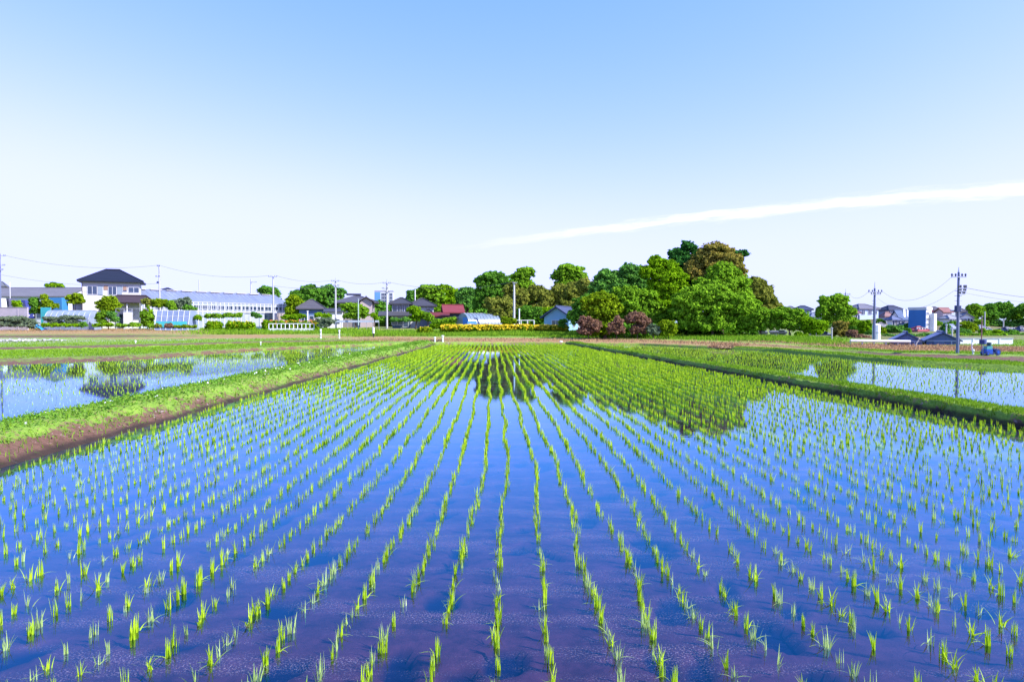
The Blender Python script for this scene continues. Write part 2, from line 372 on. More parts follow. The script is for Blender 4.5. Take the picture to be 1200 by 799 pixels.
# the wooded rise with the hill town
hx, hy = np.meshgrid(np.linspace(40, 330, 70), np.linspace(88, 420, 60))
def hill_z(x, y):
    u = x / np.maximum(y, 1)
    side = 1 / (1 + np.exp(-(u - .43) / .025)); up = np.clip((y - 98) / 140, 0, 1); up = up * up * (3 - 2 * up)
    right = 1 - .85 / (1 + np.exp(-(u - .665) / .02))
    return .15 + 5.4 * side * up * right - .6 * (1 - side)
hz = hill_z(hx, hy); hz[:, 0] = -1; hz[:, -1] = -1; hz[-1] = -1; hz[0] = -.3
hi_ = np.arange(hx.size).reshape(hx.shape)
hill = kind(fast('hill', np.stack([hx, hy, hz], -1).reshape(-1, 3),
     np.stack([hi_[:-1, :-1], hi_[:-1, 1:], hi_[1:, 1:], hi_[1:, :-1]], -1).reshape(-1, 4), LAND, smooth=True), 'structure')
attr(hill, 'soil', np.full(hx.size, .62)); attr(hill, 'dry', np.full(hx.size, .3)); attr(hill, 'pale', np.full(hx.size, .15))
# base ground to the horizon
gq = MB(); gq.add([(-8000, -3000, -.35), (8000, -3000, -.35), (8000, 9000, -.35), (-8000, 9000, -.35)], [(0, 1, 2, 3)])
ground = kind(gq.build('ground', LAND), 'structure')
for k in ('soil', 'dry', 'pale'): attr(ground, k, np.full(4, .2))
dg = bpy.context.evaluated_depsgraph_get()
bvh_l = BVHTree.FromPolygons([Vector(v) for v in LV.reshape(-1, 3)], LF.tolist())
bvh_h = BVHTree.FromPolygons([Vector(v) for v in np.stack([hx, hy, hz], -1).reshape(-1, 3)],
                             np.stack([hi_[:-1, :-1], hi_[:-1, 1:], hi_[1:, 1:], hi_[1:, :-1]], -1).reshape(-1, 4).tolist())
def gz(x, y):
    z = -.35
    for b in (bvh_l, bvh_h):
        hit = b.ray_cast(Vector((x, y, 80)), Vector((0, 0, -1)))
        if hit[0] is not None: z = max(z, hit[0].z)
    return z

def D(px, py):
    'depth of the ground seen at a photo pixel'
    x, y, z = ray(px, py); v = Vector((x, y, z)).normalized()
    hit = bvh_l.ray_cast(Vector((0, 0, H)), v)
    return hit[0].y
# ------------------------------------------------------------------ paddies: bunds, water, mud
WL = [G(a, np.interp(a, COLS, LINES[0][0]), 0.0) for a in range(-300, 1501, 20)]
def wl_y(x):       # far waterline as depth at a given x
    xs = np.array([p.x for p in WL]); ys = np.array([p.y for p in WL]); o = np.argsort(xs)
    return np.interp(x, xs[o], ys[o])
def XL(d): return np.full_like(np.asarray(d, float), -7.5)         # main paddy, left waterline
def XR(d): return 11.35 - .0843 * np.asarray(d, float)             # main paddy, right waterline
def bund(name, prof, xf, d0, d1, cover, wet_shade, n=260):
    """prof: list of (offset in x, height); lofted along depth"""
    ds = np.concatenate([np.linspace(d0, 26, int(n * .7)), np.linspace(26, d1, int(n * .3))[1:]])
    pr = []
    for i in range(len(prof) - 1):
        for k in range(4):
            t = k / 4; pr.append((prof[i][0] * (1 - t) + prof[i + 1][0] * t, prof[i][1] * (1 - t) + prof[i + 1][1] * t, cover[i] * (1 - t) + cover[i + 1] * t))
    pr.append((*prof[-1], cover[-1]))
    X = xf(ds)[:, None] + np.array([p[0] for p in pr])[None]; Z = np.repeat(np.array([p[1] for p in pr])[None], len(ds), 0)
    wob = (np.interp(ds, np.linspace(d0, d1, 60), rng.normal(0, .08, 60)) + np.interp(ds, np.linspace(d0, d1, 220), rng.normal(0, .045, 220)))[:, None]
    X = X + wob; Z = Z + rng.normal(0, .018, Z.shape) * (Z > .05)
    Y = np.repeat(ds[:, None], len(pr), 1)
    ii = np.arange(X.size).reshape(X.shape)
    Fc = np.stack([ii[:-1, :-1], ii[:-1, 1:], ii[1:, 1:], ii[1:, :-1]], -1).reshape(-1, 4)
    V = np.stack([X, Y, Z], -1).reshape(-1, 3)
    o = kind(fast(name, V, Fc, LAND, smooth=True), 'structure')
    attr(o, 'soil', (np.repeat(np.array([p[2] for p in pr])[None], len(ds), 0) * np.interp(ds, [9, 11.5, 18], [1, 1, .62])[:, None]).ravel()); attr(o, 'dry', np.full(X.size, .22)); attr(o, 'pale', np.zeros(X.size))
    attr(o, 'wet_shade', np.clip((wet_shade - V[:, 2]) / (wet_shade * .35), 0, 1) * .9)  # wet mud by the water, plus shade painted on the grass bund's near face
    return o, BVHTree.FromPolygons([Vector(v) for v in V], Fc.tolist())
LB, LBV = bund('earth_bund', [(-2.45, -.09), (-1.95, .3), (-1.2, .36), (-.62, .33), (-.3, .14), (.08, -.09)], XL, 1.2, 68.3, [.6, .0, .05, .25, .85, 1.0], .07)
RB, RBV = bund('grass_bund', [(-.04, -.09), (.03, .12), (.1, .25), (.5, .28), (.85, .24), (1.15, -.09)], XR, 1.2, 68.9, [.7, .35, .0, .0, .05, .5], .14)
nb = MB(); nb.prism([(2.2, -.1), (1.7, .3), (-1.2, .34), (-3.0, .2), (-3.0, -.34), (2.2, -.34)], -30, 40)
near = nb.build('near_bund', LAND); near.rotation_euler = (0, 0, 0)
for v in near.data.vertices: v.co = (v.co.y, v.co.x, v.co.z)
near.data.flip_normals(); kind(near, 'structure')
for k, q in (('soil', .3), ('dry', .3), ('pale', 0)): attr(near, k, np.full(len(near.data.vertices), q))

def sheet(name, left, right, ds, z, mat):
    V = []; 
    for d in ds:
        a, b = left(d), right(d); V += [(a, d, z), (b, d, z)]
    Fc = [(2 * i, 2 * i + 1, 2 * i + 3, 2 * i + 2) for i in range(len(ds) - 1)]
    return kind(fast(name, V, Fc, mat), 'structure')
def poly(name, pts, z, mat):
    me = bpy.data.meshes.new(name); me.from_pydata([(x, y, z) for x, y in pts], [], [tuple(range(len(pts)))]); me.update()
    return kind(link(name, me, mat), 'structure')
far_main = [(float(x), float(wl_y(x)) + .25) for x in np.linspace(-7.4, 5.6, 14)]
main_poly = [(11.2, 1.6)] + [(5.62, 68.8)] + far_main[::-1] + [(-7.45, 1.6)]
poly('main_paddy_water', main_poly, 0, WATER)
lp = [(-8.9, 1.6), (-8.9, float(wl_y(-8.9)) + .25)] + [(float(x), float(wl_y(x)) + .25) for x in np.linspace(-9.5, -33, 30)] + [(-33, 1.6)]
poly('left_paddy_water', lp, 0.004, WATER)
rp = [(float(XR(1.6)) + .9, 1.6), (45, 1.6), (34, 22)] + [(float(x), float(wl_y(x)) + .25) for x in np.linspace(27, 6.6, 26)] + [(float(XR(67)) + .9, 67)]
poly('right_paddy_water', rp, 0.002, WATER)
poly('left_paddy_mud', lp, -.07, MUD); poly('right_paddy_mud', rp, -.072, MUD)
# main bed: fine near the camera, with the planters' footprints pressed in
gx = np.arange(-9.2, 11.6, .045); gy = np.arange(1.6, 14.0, .045)
GX, GY = np.meshgrid(gx, gy); hole = np.zeros_like(GX)
for _ in range(300):
    fx = rng.uniform(-7, 10); fy = rng.uniform(2.5, 13); a = rng.normal(.25, .4); L = rng.uniform(.12, .30); W_ = rng.uniform(.06, .14)
    dx = GX - fx; dy = GY - fy; p = dx * math.cos(a) - dy * math.sin(a); q = dx * math.sin(a) + dy * math.cos(a)
    hole = np.maximum(hole, np.clip((1.25 - ((p / W_) ** 2 + (q / L) ** 2)) * 2.5, 0, 1))
rut = sum(np.sin(GX * a + GY * b + c) for a, b, c in ((2.1, 6.3, 0), (-1.3, 9.1, 1), (3.7, 14.2, 2), (5.1, -3.3, 4))) * .004
GZ = -.06 - .06 * hole + rut + rng.normal(0, .003, GX.shape)
gi = np.arange(GX.size).reshape(GX.shape)
bed = kind(fast('main_paddy_mud', np.stack([GX, GY, GZ], -1).reshape(-1, 3),
    np.stack([gi[:-1, :-1], gi[:-1, 1:], gi[1:, 1:], gi[1:, :-1]], -1).reshape(-1, 4), MUD, smooth=True), 'structure')
attr(bed, 'hole', hole.ravel())
poly('far_paddy_mud', [(-9.2, 13.9), (11.5, 13.9), (7.5, 69), (-9.2, 69)], -.066, MUD)

# ------------------------------------------------------------------ rice
RICE = leafm('rice_leaf', (0.22, 0.46, 0.012), (0.60, 0.80, 0.03), trans=0.38, nscale=0.35, gloss=0.012)
PALE_RICE = leafm('pale_rice_leaf', (0.24, 0.42, 0.08), (0.52, 0.70, 0.22), trans=0.38, nscale=0.5, gloss=0.06)
def blades(base, h, w, lean, az, segs):
    """base (n,3), all arrays of n -> strips of tapered quads that arch over; returns V,F"""
    n = len(h); V = np.zeros((n, (segs + 1) * 2, 3))
    dx, dy = np.cos(az), np.sin(az); sx, sy = -np.sin(az + .6), np.cos(az + .6)
    for k in range(segs + 1):
        t = k / segs; out = lean * (t ** 1.6) * h; up = h * (t - .35 * np.clip(lean, 0, 1.6) * t ** 3)
        wd = w * (1 - .92 * t ** 1.4) * (.75 + .5 * min(1, t * 3)) * .5
        c = base + np.stack([dx * out, dy * out, up], -1)
        V[:, 2 * k] = c + np.stack([sx * wd, sy * wd, 0 * wd], -1); V[:, 2 * k + 1] = c - np.stack([sx * wd, sy * wd, 0 * wd], -1)
    f = np.array([[2 * k, 2 * k + 1, 2 * k + 3, 2 * k + 2] for k in range(segs)])
    Fc = (np.arange(n)[:, None, None] * ((segs + 1) * 2) + f[None]).reshape(-1, 4)
    return V.reshape(-1, 3), Fc
def hill_blades(pos, size, nbl, w, segs, splay=.28):
    """pos (n,2): clumps; nbl blades each"""
    n = len(pos); N_ = n * nbl
    b = np.repeat(pos, nbl, 0) + rng.normal(0, .011, (N_, 2)); base = np.column_stack([b, np.full(N_, -.04)])
    h = np.repeat(size, nbl) * rng.uniform(.55, 1.1, N_) + .04
    lean = np.abs(rng.normal(.08, splay, N_)); az = rng.uniform(0, 2 * math.pi, N_)
    return blades(base, h, np.full(N_, w) * rng.uniform(.7, 1.25, N_), lean, az, segs)
def bend(d):   # the planter drifted slowly to the left
    return np.where(d < 10, .012 * d, .12 - .030 * (d - 10))
def paddy(xa, xb, d0, d1, inside, spacing=.352, along=.16, phase=0.0, jx=.013):
    out = []
    k0, k1 = int(xa / spacing) - 6, int(xb / spacing) + 8
    for k in range(k0, k1):
        d = np.arange(d0 + rng.uniform(0, .2), d1, along); d = d + rng.normal(0, .03, len(d))
        x = k * spacing + phase + bend(d) + rng.normal(0, jx, len(d)) + np.interp(d, np.linspace(d0, d1, 40), rng.normal(0, .03, 40))
        keep = inside(x, d) & (rng.random(len(d)) > .07)
        out.append(np.column_stack([x, d])[keep])
    return np.concatenate(out)
def seen(p, z=.1, m=40):
    t = p[:, 1] * CT + (z - H) * ST; u = p[:, 0] / t * F + 600
    v = 399.5 - ((z - H) * CT - p[:, 1] * ST) / t * F
    return (u > -m) & (u < 1200 + m) & (v < 799 + m)
main_in = lambda x, d: (x > -7.35) & (x < XR(d) - .12) & (d < wl_y(x) - .2) & (d > 2.4)
hills = paddy(-8, 13, 2.5, 68, main_in, phase=-.153)
hills = hills[seen(hills, m=200)]
# planting gaps: some clumps weak
dist = np.hypot(hills[:, 0], hills[:, 1])
vis = seen(hills, .08, -2)
order = np.argsort(np.where(vis, hills[:, 1], 1e9))
near_i, rest_i = order[:300], order[300:]
KINDS = [('dense upright', 12, 1.0, .12, 'dense upright rice seedling clump, vivid green, standing in the near paddy water'),
         ('thin', 5, .85, .18, 'thin pale rice seedling clump of a few blades in the near paddy water'),
         ('splayed', 8, .95, .42, 'splayed rice seedling clump with bent blades touching the near paddy water')]
protos = []
for kd, nb_, sc_, sp_, lab in KINDS:
    for v in range(5):
        Vb, Fb = hill_blades(np.zeros((1, 2)), np.array([.122 * sc_]), nb_ + v % 3, .0082, 5, sp_)
        if kd == 'splayed' or v % 2:        # a leaf or two lying on the water
            V2, F2 = blades(np.column_stack([rng.normal(0, .01, (2, 2)), np.zeros(2)]), np.array([.05, .035]), np.full(2, .008), np.array([2.0, 2.6]), rng.uniform(0, 6.28, 2), 5)
            V2[:, 2] = np.maximum(V2[:, 2], .004); Fb = np.concatenate([Fb, F2 + len(Vb)]); Vb = np.concatenate([Vb, V2])
        o = fast('rice_seedling', Vb, Fb, PALE_RICE if kd == 'thin' or v == 3 else RICE); tag(o, lab, 'rice seedling', 'rice seedlings in the near rows')
        protos.append(o)
used = set()
for i in near_i:
    r = rng.random(); kk = 0 if r < .5 else (1 if r < .75 else 2); j = kk * 5 + int(rng.integers(5))
    o = protos[j]
    if j in used:
        o = o.copy(); col.objects.link(o)
    used.add(j)
    s = float(rng.uniform(.78, 1.22))
    o.location = (hills[i, 0], hills[i, 1], 0); o.rotation_euler = (0, 0, float(rng.uniform(0, 6.28))); o.scale = (s, s, s)
for j, o in enumerate(protos):
    if j not in used: bpy.data.objects.remove(o)
def rice_mass(name, pts, lab, k_=1.0, hk=1.0):
    Vs, Fs, n0 = [], [], 0
    dd = pts[:, 1]
    for a, b, nbl, w, seg in ((0, 11, int(8 * k_), .0088, 4), (11, 20, int(8 * k_), .014, 3), (20, 35, int(8 * k_), .027, 2), (35, 90, int(6 * k_), .036, 2)):
        k = (dd >= a) & (dd < b)
        if not k.any(): continue
        V, Fc = hill_blades(pts[k], rng.uniform(.07, .142, k.sum()) * hk, nbl, w, seg, .17)
        Vs.append(V); Fs.append(Fc + n0); n0 += len(V)
    return kind(fast(name, np.concatenate(Vs), np.concatenate(Fs), RICE), 'stuff', lab)
rice_mass('rice_plants', hills[rest_i], 'rows of young rice standing in the flooded middle paddy')
left_in = lambda x, d: (x < -10.1) & (x > -32) & (d < wl_y(x) - .1)
lh = paddy(-32, -9, 11, 68, left_in, along=.27); lh = lh[seen(lh, m=220)]
rice_mass('rice_plants', lh, 'young rice in the flooded paddy beyond the earth bund', .36, .8)
right_in = lambda x, d: (x > XR(d) + 1.25) & (d < wl_y(x) - .1)
rh = paddy(5, 32, 12, 68, right_in, along=.25); rh = rh[seen(rh, m=220)]
rice_mass('rice_plants', rh, 'young rice in the flooded paddy beyond the grassy bund', .45, .85)

# ------------------------------------------------------------------ grass and weeds
GRASS = leafm('grass_blade', (0.07, 0.20, 0.012), (0.26, 0.42, 0.03), trans=0.35, nscale=0.8)
WEED = leafm('weed_leaf', (0.05, 0.19, 0.02), (0.24, 0.42, 0.05), trans=0.3, nscale=2.0)
DRYG = leafm('dry_grass_blade', (0.27, 0.15, 0.08), (0.48, 0.32, 0.17), trans=0.2, nscale=1.0)
def cards(pts, size, nrm=None, rnd=.7, aspect=1.6):
    """one leaf (a slim quad folded nowhere) at each point"""
    n = len(pts); d = rng.normal(0, 1, (n, 3)); d /= np.linalg.norm(d, axis=1)[:, None]
    if nrm is not None: d = nrm + d * rnd; d /= np.linalg.norm(d, axis=1)[:, None] + 1e-6
    a = np.cross(d, rng.normal(0, 1, (n, 3))); a /= np.linalg.norm(a, axis=1)[:, None] + 1e-6
    b = np.cross(d, a); s = (np.asarray(size) * rng.uniform(.6, 1.35, n))[:, None]
    a = a * s * aspect * .5; b = b * s * .5
    V = np.stack([pts - a, pts - b * .9, pts + a, pts + b * .9], 1).reshape(-1, 3)
    return V, np.arange(4 * n).reshape(n, 4)
def on_bund(xf, lo, hi, bv, n, d0, d1):
    d = d0 * (d1 / d0) ** rng.random(n); o = rng.uniform(lo, hi, n); x = xf(d) + o; z = np.zeros(n); ok = np.zeros(n, bool)
    for i in range(n):
        h = bv.ray_cast(Vector((x[i], d[i], 3)), Vector((0, 0, -1)))
        if h[0] is not None: z[i] = h[0].z; ok[i] = z[i] > .03
    return np.column_stack([x, d, z])[ok], o[ok]
def patchy(p, s, seed):
    r = np.random.default_rng(seed); k = r.normal(0, 1, (6, 2)) / s; ph = r.uniform(0, 6.28, 6)
    return sum(np.sin(p[:, 0] * k[i, 0] * 6.28 + p[:, 1] * k[i, 1] * 6.28 + ph[i]) for i in range(6)) / 6
# left bund: clover and weeds on the crown, thin on the slope
p, o_ = on_bund(XL, -2.3, -.1, LBV, 26000, 8.5, 68)
dens = np.where(o_ < -.75, 1.0, np.clip((-.05 - o_) * .6, .05, .5) * np.interp(p[:, 1], [9, 11, 16], [.25, .7, 1.8])) * (.55 + .8 * (patchy(p, 1.2, 3) > -.12))
p = p[rng.random(len(p)) < dens * .8]
sz = .022 + .0013 * p[:, 1]
p[:, 2] += np.abs(rng.normal(.0, .035, len(p))) + .01
V, Fc = cards(p, sz, np.array([[0, 0, 1.0]]), .8, 1.5)
kind(fast('bund_weeds', V, Fc, WEED), 'stuff', 'low clover and weeds covering the crown of the earth bund')
p, o_ = on_bund(XL, -2.3, .0, LBV, 5200, 8.5, 68); p[:, 2] -= .02
V, Fc = blades(p, rng.uniform(.06, .2, len(p)), .007 + .0005 * p[:, 1], np.abs(rng.normal(.3, .3, len(p))), rng.uniform(0, 6.28, len(p)), 3)
kind(fast('bund_grass', V, Fc, GRASS), 'stuff', 'grass tufts scattered along the earth bund')
p, o_ = on_bund(XL, -2.1, -.7, LBV, 150, 9, 40); p = p[patchy(p, 2.0, 5) > -.1]; p[:, 2] += .07
V, Fc = cards(p, .03 + .0008 * p[:, 1], None, 1, 1.0); V2, F2 = cards(p, .03 + .0008 * p[:, 1], None, 1, 1.0)
kind(fast('clover_flowers', np.concatenate([V, V2]), np.concatenate([Fc, F2 + len(V)]), surf('white_petal', (.8, .8, .82), var=.1)), 'stuff', 'small white clover flowers dotted along the earth bund')
# right bund: dense short grass, hanging over the near face
p, o_ = on_bund(XR, .10, 1.1, RBV, 30000, 11, 68.5); p[:, 2] -= .02
V, Fc = blades(p, rng.uniform(.05, .13, len(p)), .009 + .0006 * p[:, 1], np.abs(rng.normal(.35, .35, len(p))), rng.uniform(0, 6.28, len(p)), 2)
kind(fast('bund_grass', V, Fc, GRASS), 'stuff', 'dense short grass on the bund between the middle and far paddies')

def on_land(px0, px1, l0, l1, n, cond=None):
    """random points between two lines of the land"""
    px = rng.uniform(px0, px1, n) + rng.normal(0, 16, n); t = rng.uniform(l0, l1, n); i = np.minimum(t.astype(int), len(LINES) - 1); f = t - i
    ci = np.clip((px + 300) / 10, 0, nc - 1.001); c = ci.astype(int); g = ci - c
    A = LV[np.minimum(i * 3, nr - 1)]; out = np.zeros((n, 3))
    def at(ii): return LV[ii, c] * (1 - g)[:, None] + LV[ii, c + 1] * g[:, None]
    out = at(i * 3) * (1 - f)[:, None] + at(np.minimum(i * 3 + 3, nr - 1)) * f[:, None]
    # height from the dense sheet
    j = np.clip(t * 3, 0, nr - 1.001); jj = j.astype(int); jf = (j - jj)[:, None]
    return at(jj) * (1 - jf) + at(jj + 1) * jf
def grass_on(name, spec, mat, lab, hmin, hmax, w):
    ps = np.concatenate([on_land(*s) for s in spec]); ps[:, 2] -= .03
    V, Fc = blades(ps, rng.uniform(hmin, hmax, len(ps)), np.full(len(ps), w) * (.6 + ps[:, 1] / 120), np.abs(rng.normal(.25, .25, len(ps))), rng.uniform(0, 6.28, len(ps)), 2)
    return kind(fast(name, V, Fc, mat), 'stuff', lab)
grass_on('tall_grass', [(238, 420, 10.6, 12.6, 9000), (420, 700, 8.6, 11.6, 17000), (640, 980, 7.6, 12, 16000)], GRASS, 'tall green grass on the bank behind the paddies', .18, .5, .06)
grass_on('verge_grass', [(-60, 420, 1.2, 3.0, 9000), (-60, 380, 6.2, 8.3, 9000), (850, 1230, 1.0, 2.2, 9000), (950, 1230, 5.2, 6.8, 5000), (1100, 1230, 9.6, 12.5, 5000)], GRASS, 'short grass on the field edges behind the paddies', .06, .16, .05)
grass_on('young_rice_strip', [(-80, 440, 3.0, 4.0, 9000)], GRASS, 'narrow strips of young rice beyond the far bunds', .1, .2, .05)
grass_on('dry_grass', [(880, 1230, 7.0, 9.2, 9000), (420, 880, 3.2, 7.2, 6000), (-60, 300, 11.2, 12.6, 4000)], DRYG, 'dry tan grass along the track', .06, .26, .05)

# ------------------------------------------------------------------ trees and shrubs
BARK = surf('bark', (.13, .095, .07), rough=.95, scale=6, var=.5, bump=.5)
def leafset(c, size, aspect=1.4):
    """c: list of lobes (x,y,z,rx,ry,rz) -> leaf clumps through the lobes' outer volume"""
    Vs, Fs, n0 = [], [], 0
    for (x, y, z, rx, ry, rz) in c:
        r = (rx * ry * rz) ** (1 / 3); cr = max(.22, min(.85, .30 * r)); area = 12.57 * r * r
        ncl = int(max(8, area / (cr * cr * 1.15)))
        u = rng.normal(0, 1, (ncl, 3)); u /= np.linalg.norm(u, axis=1)[:, None]
        u[:, 2] = np.where(u[:, 2] < -.55, -u[:, 2] * .6, u[:, 2])
        rad = rng.uniform(.66, 1.08, ncl)[:, None]; far_ = rng.random(ncl) < .16; rad[far_] += rng.uniform(.05, .24, (int(far_.sum()), 1))
        cen = np.array([x, y, z]) + u * rad * np.array([rx, ry, rz])
        m = int(max(10, 3.0 * cr * cr * 4 / (size * size)))
        m = min(m, 80)
        rel = rng.normal(0, 1, (ncl * m, 3)); rel /= np.linalg.norm(rel, axis=1)[:, None]
        rel *= (rng.random(ncl * m) ** .5)[:, None] * cr * rng.uniform(.45, 1.35, (ncl, 1)).repeat(m, 0)
        rel[:, 2] *= .7
        p = cen.repeat(m, 0) + rel
        nrm = rel / (np.linalg.norm(rel, axis=1)[:, None] + 1e-6) + u.repeat(m, 0) * .5 + np.array([0, 0, .45])
        nrm /= np.linalg.norm(nrm, axis=1)[:, None] + 1e-6
        V, Fc = cards(p, size * rng.uniform(.75, 1.2, ncl).repeat(m), nrm, .8, aspect); Vs.append(V); Fs.append(Fc + n0); n0 += len(V)
        k = int(area * .9 / (size * size) * .2) + 12     # deeper, larger leaves
        k = min(k, 1500)
        q = rng.normal(0, 1, (k, 3)); q /= np.linalg.norm(q, axis=1)[:, None]
        q = np.array([x, y, z]) + q * rng.uniform(.25, .72, k)[:, None] * np.array([rx, ry, rz])
        V, Fc = cards(q, size * 1.7, None, 1, aspect); Vs.append(V); Fs.append(Fc + n0); n0 += len(V)
    return np.concatenate(Vs), np.concatenate(Fs)
def tree(name, label, d, bpx, lobes, mat, leaf=.28, trunk=.16, cat='tree', group=None, depth=.85, limbs=4, aspect=1.4, sink=.0):
    """lobes in photo pixels (px, py, rx, ry[, depth shift in m]) at the tree's own distance"""
    b = P(bpx, 380, d); b.z = gz(b.x, b.y) - sink
    t = thing(name, label, cat, b, 0, group)
    L = []
    for l in lobes:
        dd = d + (l[4] if len(l) > 4 else 0.0)
        c = P(l[0], l[1], dd); rx, rz = M_(l[2], dd), M_(l[3], dd)
        L.append((c.x - b.x, c.y - b.y, c.z - b.z, rx, (rx + rz) * .5 * depth, rz))
    sat = []
    for q in L:                      # small side lobes break up the round outline
        if max(q[3], q[5]) < .55: continue
        for _ in range(3):
            u = rng.normal(0, 1, 3); u[1] *= .7; u /= np.linalg.norm(u); k = rng.uniform(.24, .42); f = rng.uniform(.72, 1.02)
            sat.append((q[0] + u[0] * q[3] * f, q[1] + u[1] * q[4] * f, q[2] + abs(u[2]) * q[5] * f * .95, q[3] * k, q[4] * k, q[5] * k * .8))
    V, Fc = leafset([(a, b_, c_, d_ * .93, e_ * .93, f_ * .93) for a, b_, c_, d_, e_, f_ in L] + sat, leaf * .86, aspect)
    V = V[:]; low = V[:, 2] < .02; V[low, 2] = .02 + rng.random(low.sum()) * .05
    fast('crown', V, Fc, mat, t)
    if trunk:
        m = MB(); big = max(L, key=lambda q: q[3] * q[5]); top = max(q[2] for q in L)
        k = Vector((big[0] * .35, big[1] * .35, max(.4, big[2] * .55)))
        m.tube([(0, 0, -.2), (k.x * .3, k.y * .3, k.z * .5), k, (big[0], big[1], big[2] + big[5] * .2)], [trunk * 1.25, trunk, trunk * .8, trunk * .3], 8)
        for q in sorted(L, key=lambda q: -q[3])[:limbs]:
            e = Vector(q[:3]); mid = k.lerp(e, .5) + Vector((rng.normal(0, .15), rng.normal(0, .15), .1))
            m.tube([k * .9, mid, e], [trunk * .6, trunk * .4, trunk * .12], 6)
        m.build('trunk', BARK, t, True)
    return t
GREEN = leafm('leaf_green', (.04, .13, .01), (.32, .58, .03), nscale=.45)
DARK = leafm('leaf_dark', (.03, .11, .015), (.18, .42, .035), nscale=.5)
BLUEG = leafm('leaf_blue_green', (.03, .12, .025), (.19, .44, .06), nscale=.5)
LIME = leafm('leaf_lime', (.06, .17, .006), (.28, .50, .010), nscale=.7)
OLIVE = leafm('leaf_olive', (.06, .11, .015), (.36, .38, .06), nscale=.6)
RUST = leafm('leaf_rust', (.06, .11, .012), (.42, .33, .07), nscale=.5)
RED = leafm('leaf_reddish', (.06, .05, .025), (.42, .23, .15), nscale=.8)
YELG = leafm('leaf_yellow_green', (.05, .14, .006), (.33, .46, .015), nscale=.8)
GREYG = leafm('leaf_grey_green', (.06, .11, .05), (.26, .33, .20), nscale=.8)
PINE = leafm('needle_dark', (.012, .06, .016), (.07, .25, .04), nscale=.6)

# the grove beyond the middle paddy
tree('pine_tree', 'tall dark pine with layered branches at the top of the grove', 92, 812,
     [(806, 290, 9, 7), (795, 297, 13, 5), (822, 298, 14, 6), (803, 306, 18, 8), (792, 318, 14, 9), (820, 316, 16, 10), (866, 298, 11, 4), (861, 306, 9, 4), (850, 300, 14, 6), (812, 335, 22, 14)], PINE, .25, .28)
tree('broadleaf_tree', 'rusty orange leaved tree crowning the grove beside the tall pine', 89, 838,
     [(838, 297, 18, 12), (824, 308, 14, 12), (855, 310, 14, 16), (812, 320, 12, 14), (866, 322, 8, 14), (838, 318, 24, 16)], RUST, .28, .25)
tree('broadleaf_tree', 'bright green tree directly below the rusty orange crown', 86, 846,
     [(846, 322, 17, 14), (836, 336, 24, 14), (858, 338, 20, 16), (868, 352, 16, 14)], GREEN, .28, .24)
tree('broadleaf_tree', 'largest spreading green tree at the front of the grove', 83, 836,
     [(830, 348, 30, 14), (808, 352, 20, 12), (856, 358, 28, 16), (826, 366, 34, 16), (872, 366, 24, 14), (800, 368, 16, 10), (840, 380, 36, 12), (812, 380, 18, 8)], GREEN, .28, .3, limbs=6)
tree('broadleaf_tree', 'loose airy light green tree with a forked pale trunk in the grove', 87, 776,
     [(769, 308, 9, 9), (763, 320, 13, 10), (782, 316, 14, 11), (779, 330, 19, 12), (770, 344, 15, 12), (790, 342, 18, 14), (775, 360, 20, 16), (793, 328, 12, 12)], LIME, .27, .2, limbs=7)
tree('broadleaf_tree', 'dark blue green tree with two rounded heads behind the grove front', 93, 728,
     [(711, 326, 14, 10), (740, 320, 15, 11), (728, 334, 24, 12), (704, 340, 16, 12), (750, 338, 14, 14), (720, 350, 28, 14)], BLUEG, .3, .24)
tree('broadleaf_tree', 'single rounded bright green crown standing above the olive thicket behind the blue shed', 122, 666,
     [(666, 319, 17, 9), (658, 324, 12, 8), (676, 326, 12, 8), (666, 334, 16, 10), (666, 352, 14, 14)], GREEN, .34, .24)
tree('broadleaf_tree', 'yellow green upright tree over the red bushes at the grove edge', 82, 709,
     [(706, 352, 17, 10), (712, 364, 16, 12), (702, 368, 16, 12), (710, 380, 14, 12), (694, 356, 14, 10), (704, 388, 12, 8)], YELG, .25, .18)
tree('broadleaf_tree', 'smooth mid green tree just behind the yellow green upright one', 86, 742,
     [(735, 346, 18, 9), (752, 348, 14, 9), (738, 360, 24, 12), (762, 362, 16, 12), (746, 374, 24, 12), (770, 376, 14, 10)], GREEN, .28, .2)
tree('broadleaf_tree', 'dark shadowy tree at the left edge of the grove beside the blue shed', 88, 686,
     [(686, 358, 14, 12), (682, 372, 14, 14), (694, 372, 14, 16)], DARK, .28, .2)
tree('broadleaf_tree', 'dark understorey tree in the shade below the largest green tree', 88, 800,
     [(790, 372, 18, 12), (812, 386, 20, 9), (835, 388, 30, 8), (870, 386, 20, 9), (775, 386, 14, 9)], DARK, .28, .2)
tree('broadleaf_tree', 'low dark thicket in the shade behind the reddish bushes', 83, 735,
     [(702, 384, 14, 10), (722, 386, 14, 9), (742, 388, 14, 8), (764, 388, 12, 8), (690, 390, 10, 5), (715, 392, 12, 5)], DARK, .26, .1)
tree('bamboo_clump', 'yellowish feathery bamboo clump on the sunlit shoulder of the grove', 90, 888,
     [(884, 338, 12, 13), (893, 348, 12, 14), (880, 352, 14, 14), (900, 358, 8, 13), (890, 366, 16, 12)], OLIVE, .22, .1, cat='bamboo', aspect=3.2, limbs=5)
tree('bamboo_clump', 'small wispy olive clump at the low outer end of the grove', 92, 910,
     [(908, 360, 8, 8), (916, 366, 6, 6), (912, 372, 10, 8)], OLIVE, .2, .08, cat='bamboo', aspect=3.0)
tree('broadleaf_tree', 'low dense green tree next to the largest tree, hanging over a pale wall', 82, 892,
     [(884, 370, 18, 10), (898, 374, 16, 10), (876, 378, 14, 9), (890, 382, 18, 9)], GREEN, .27, .18)
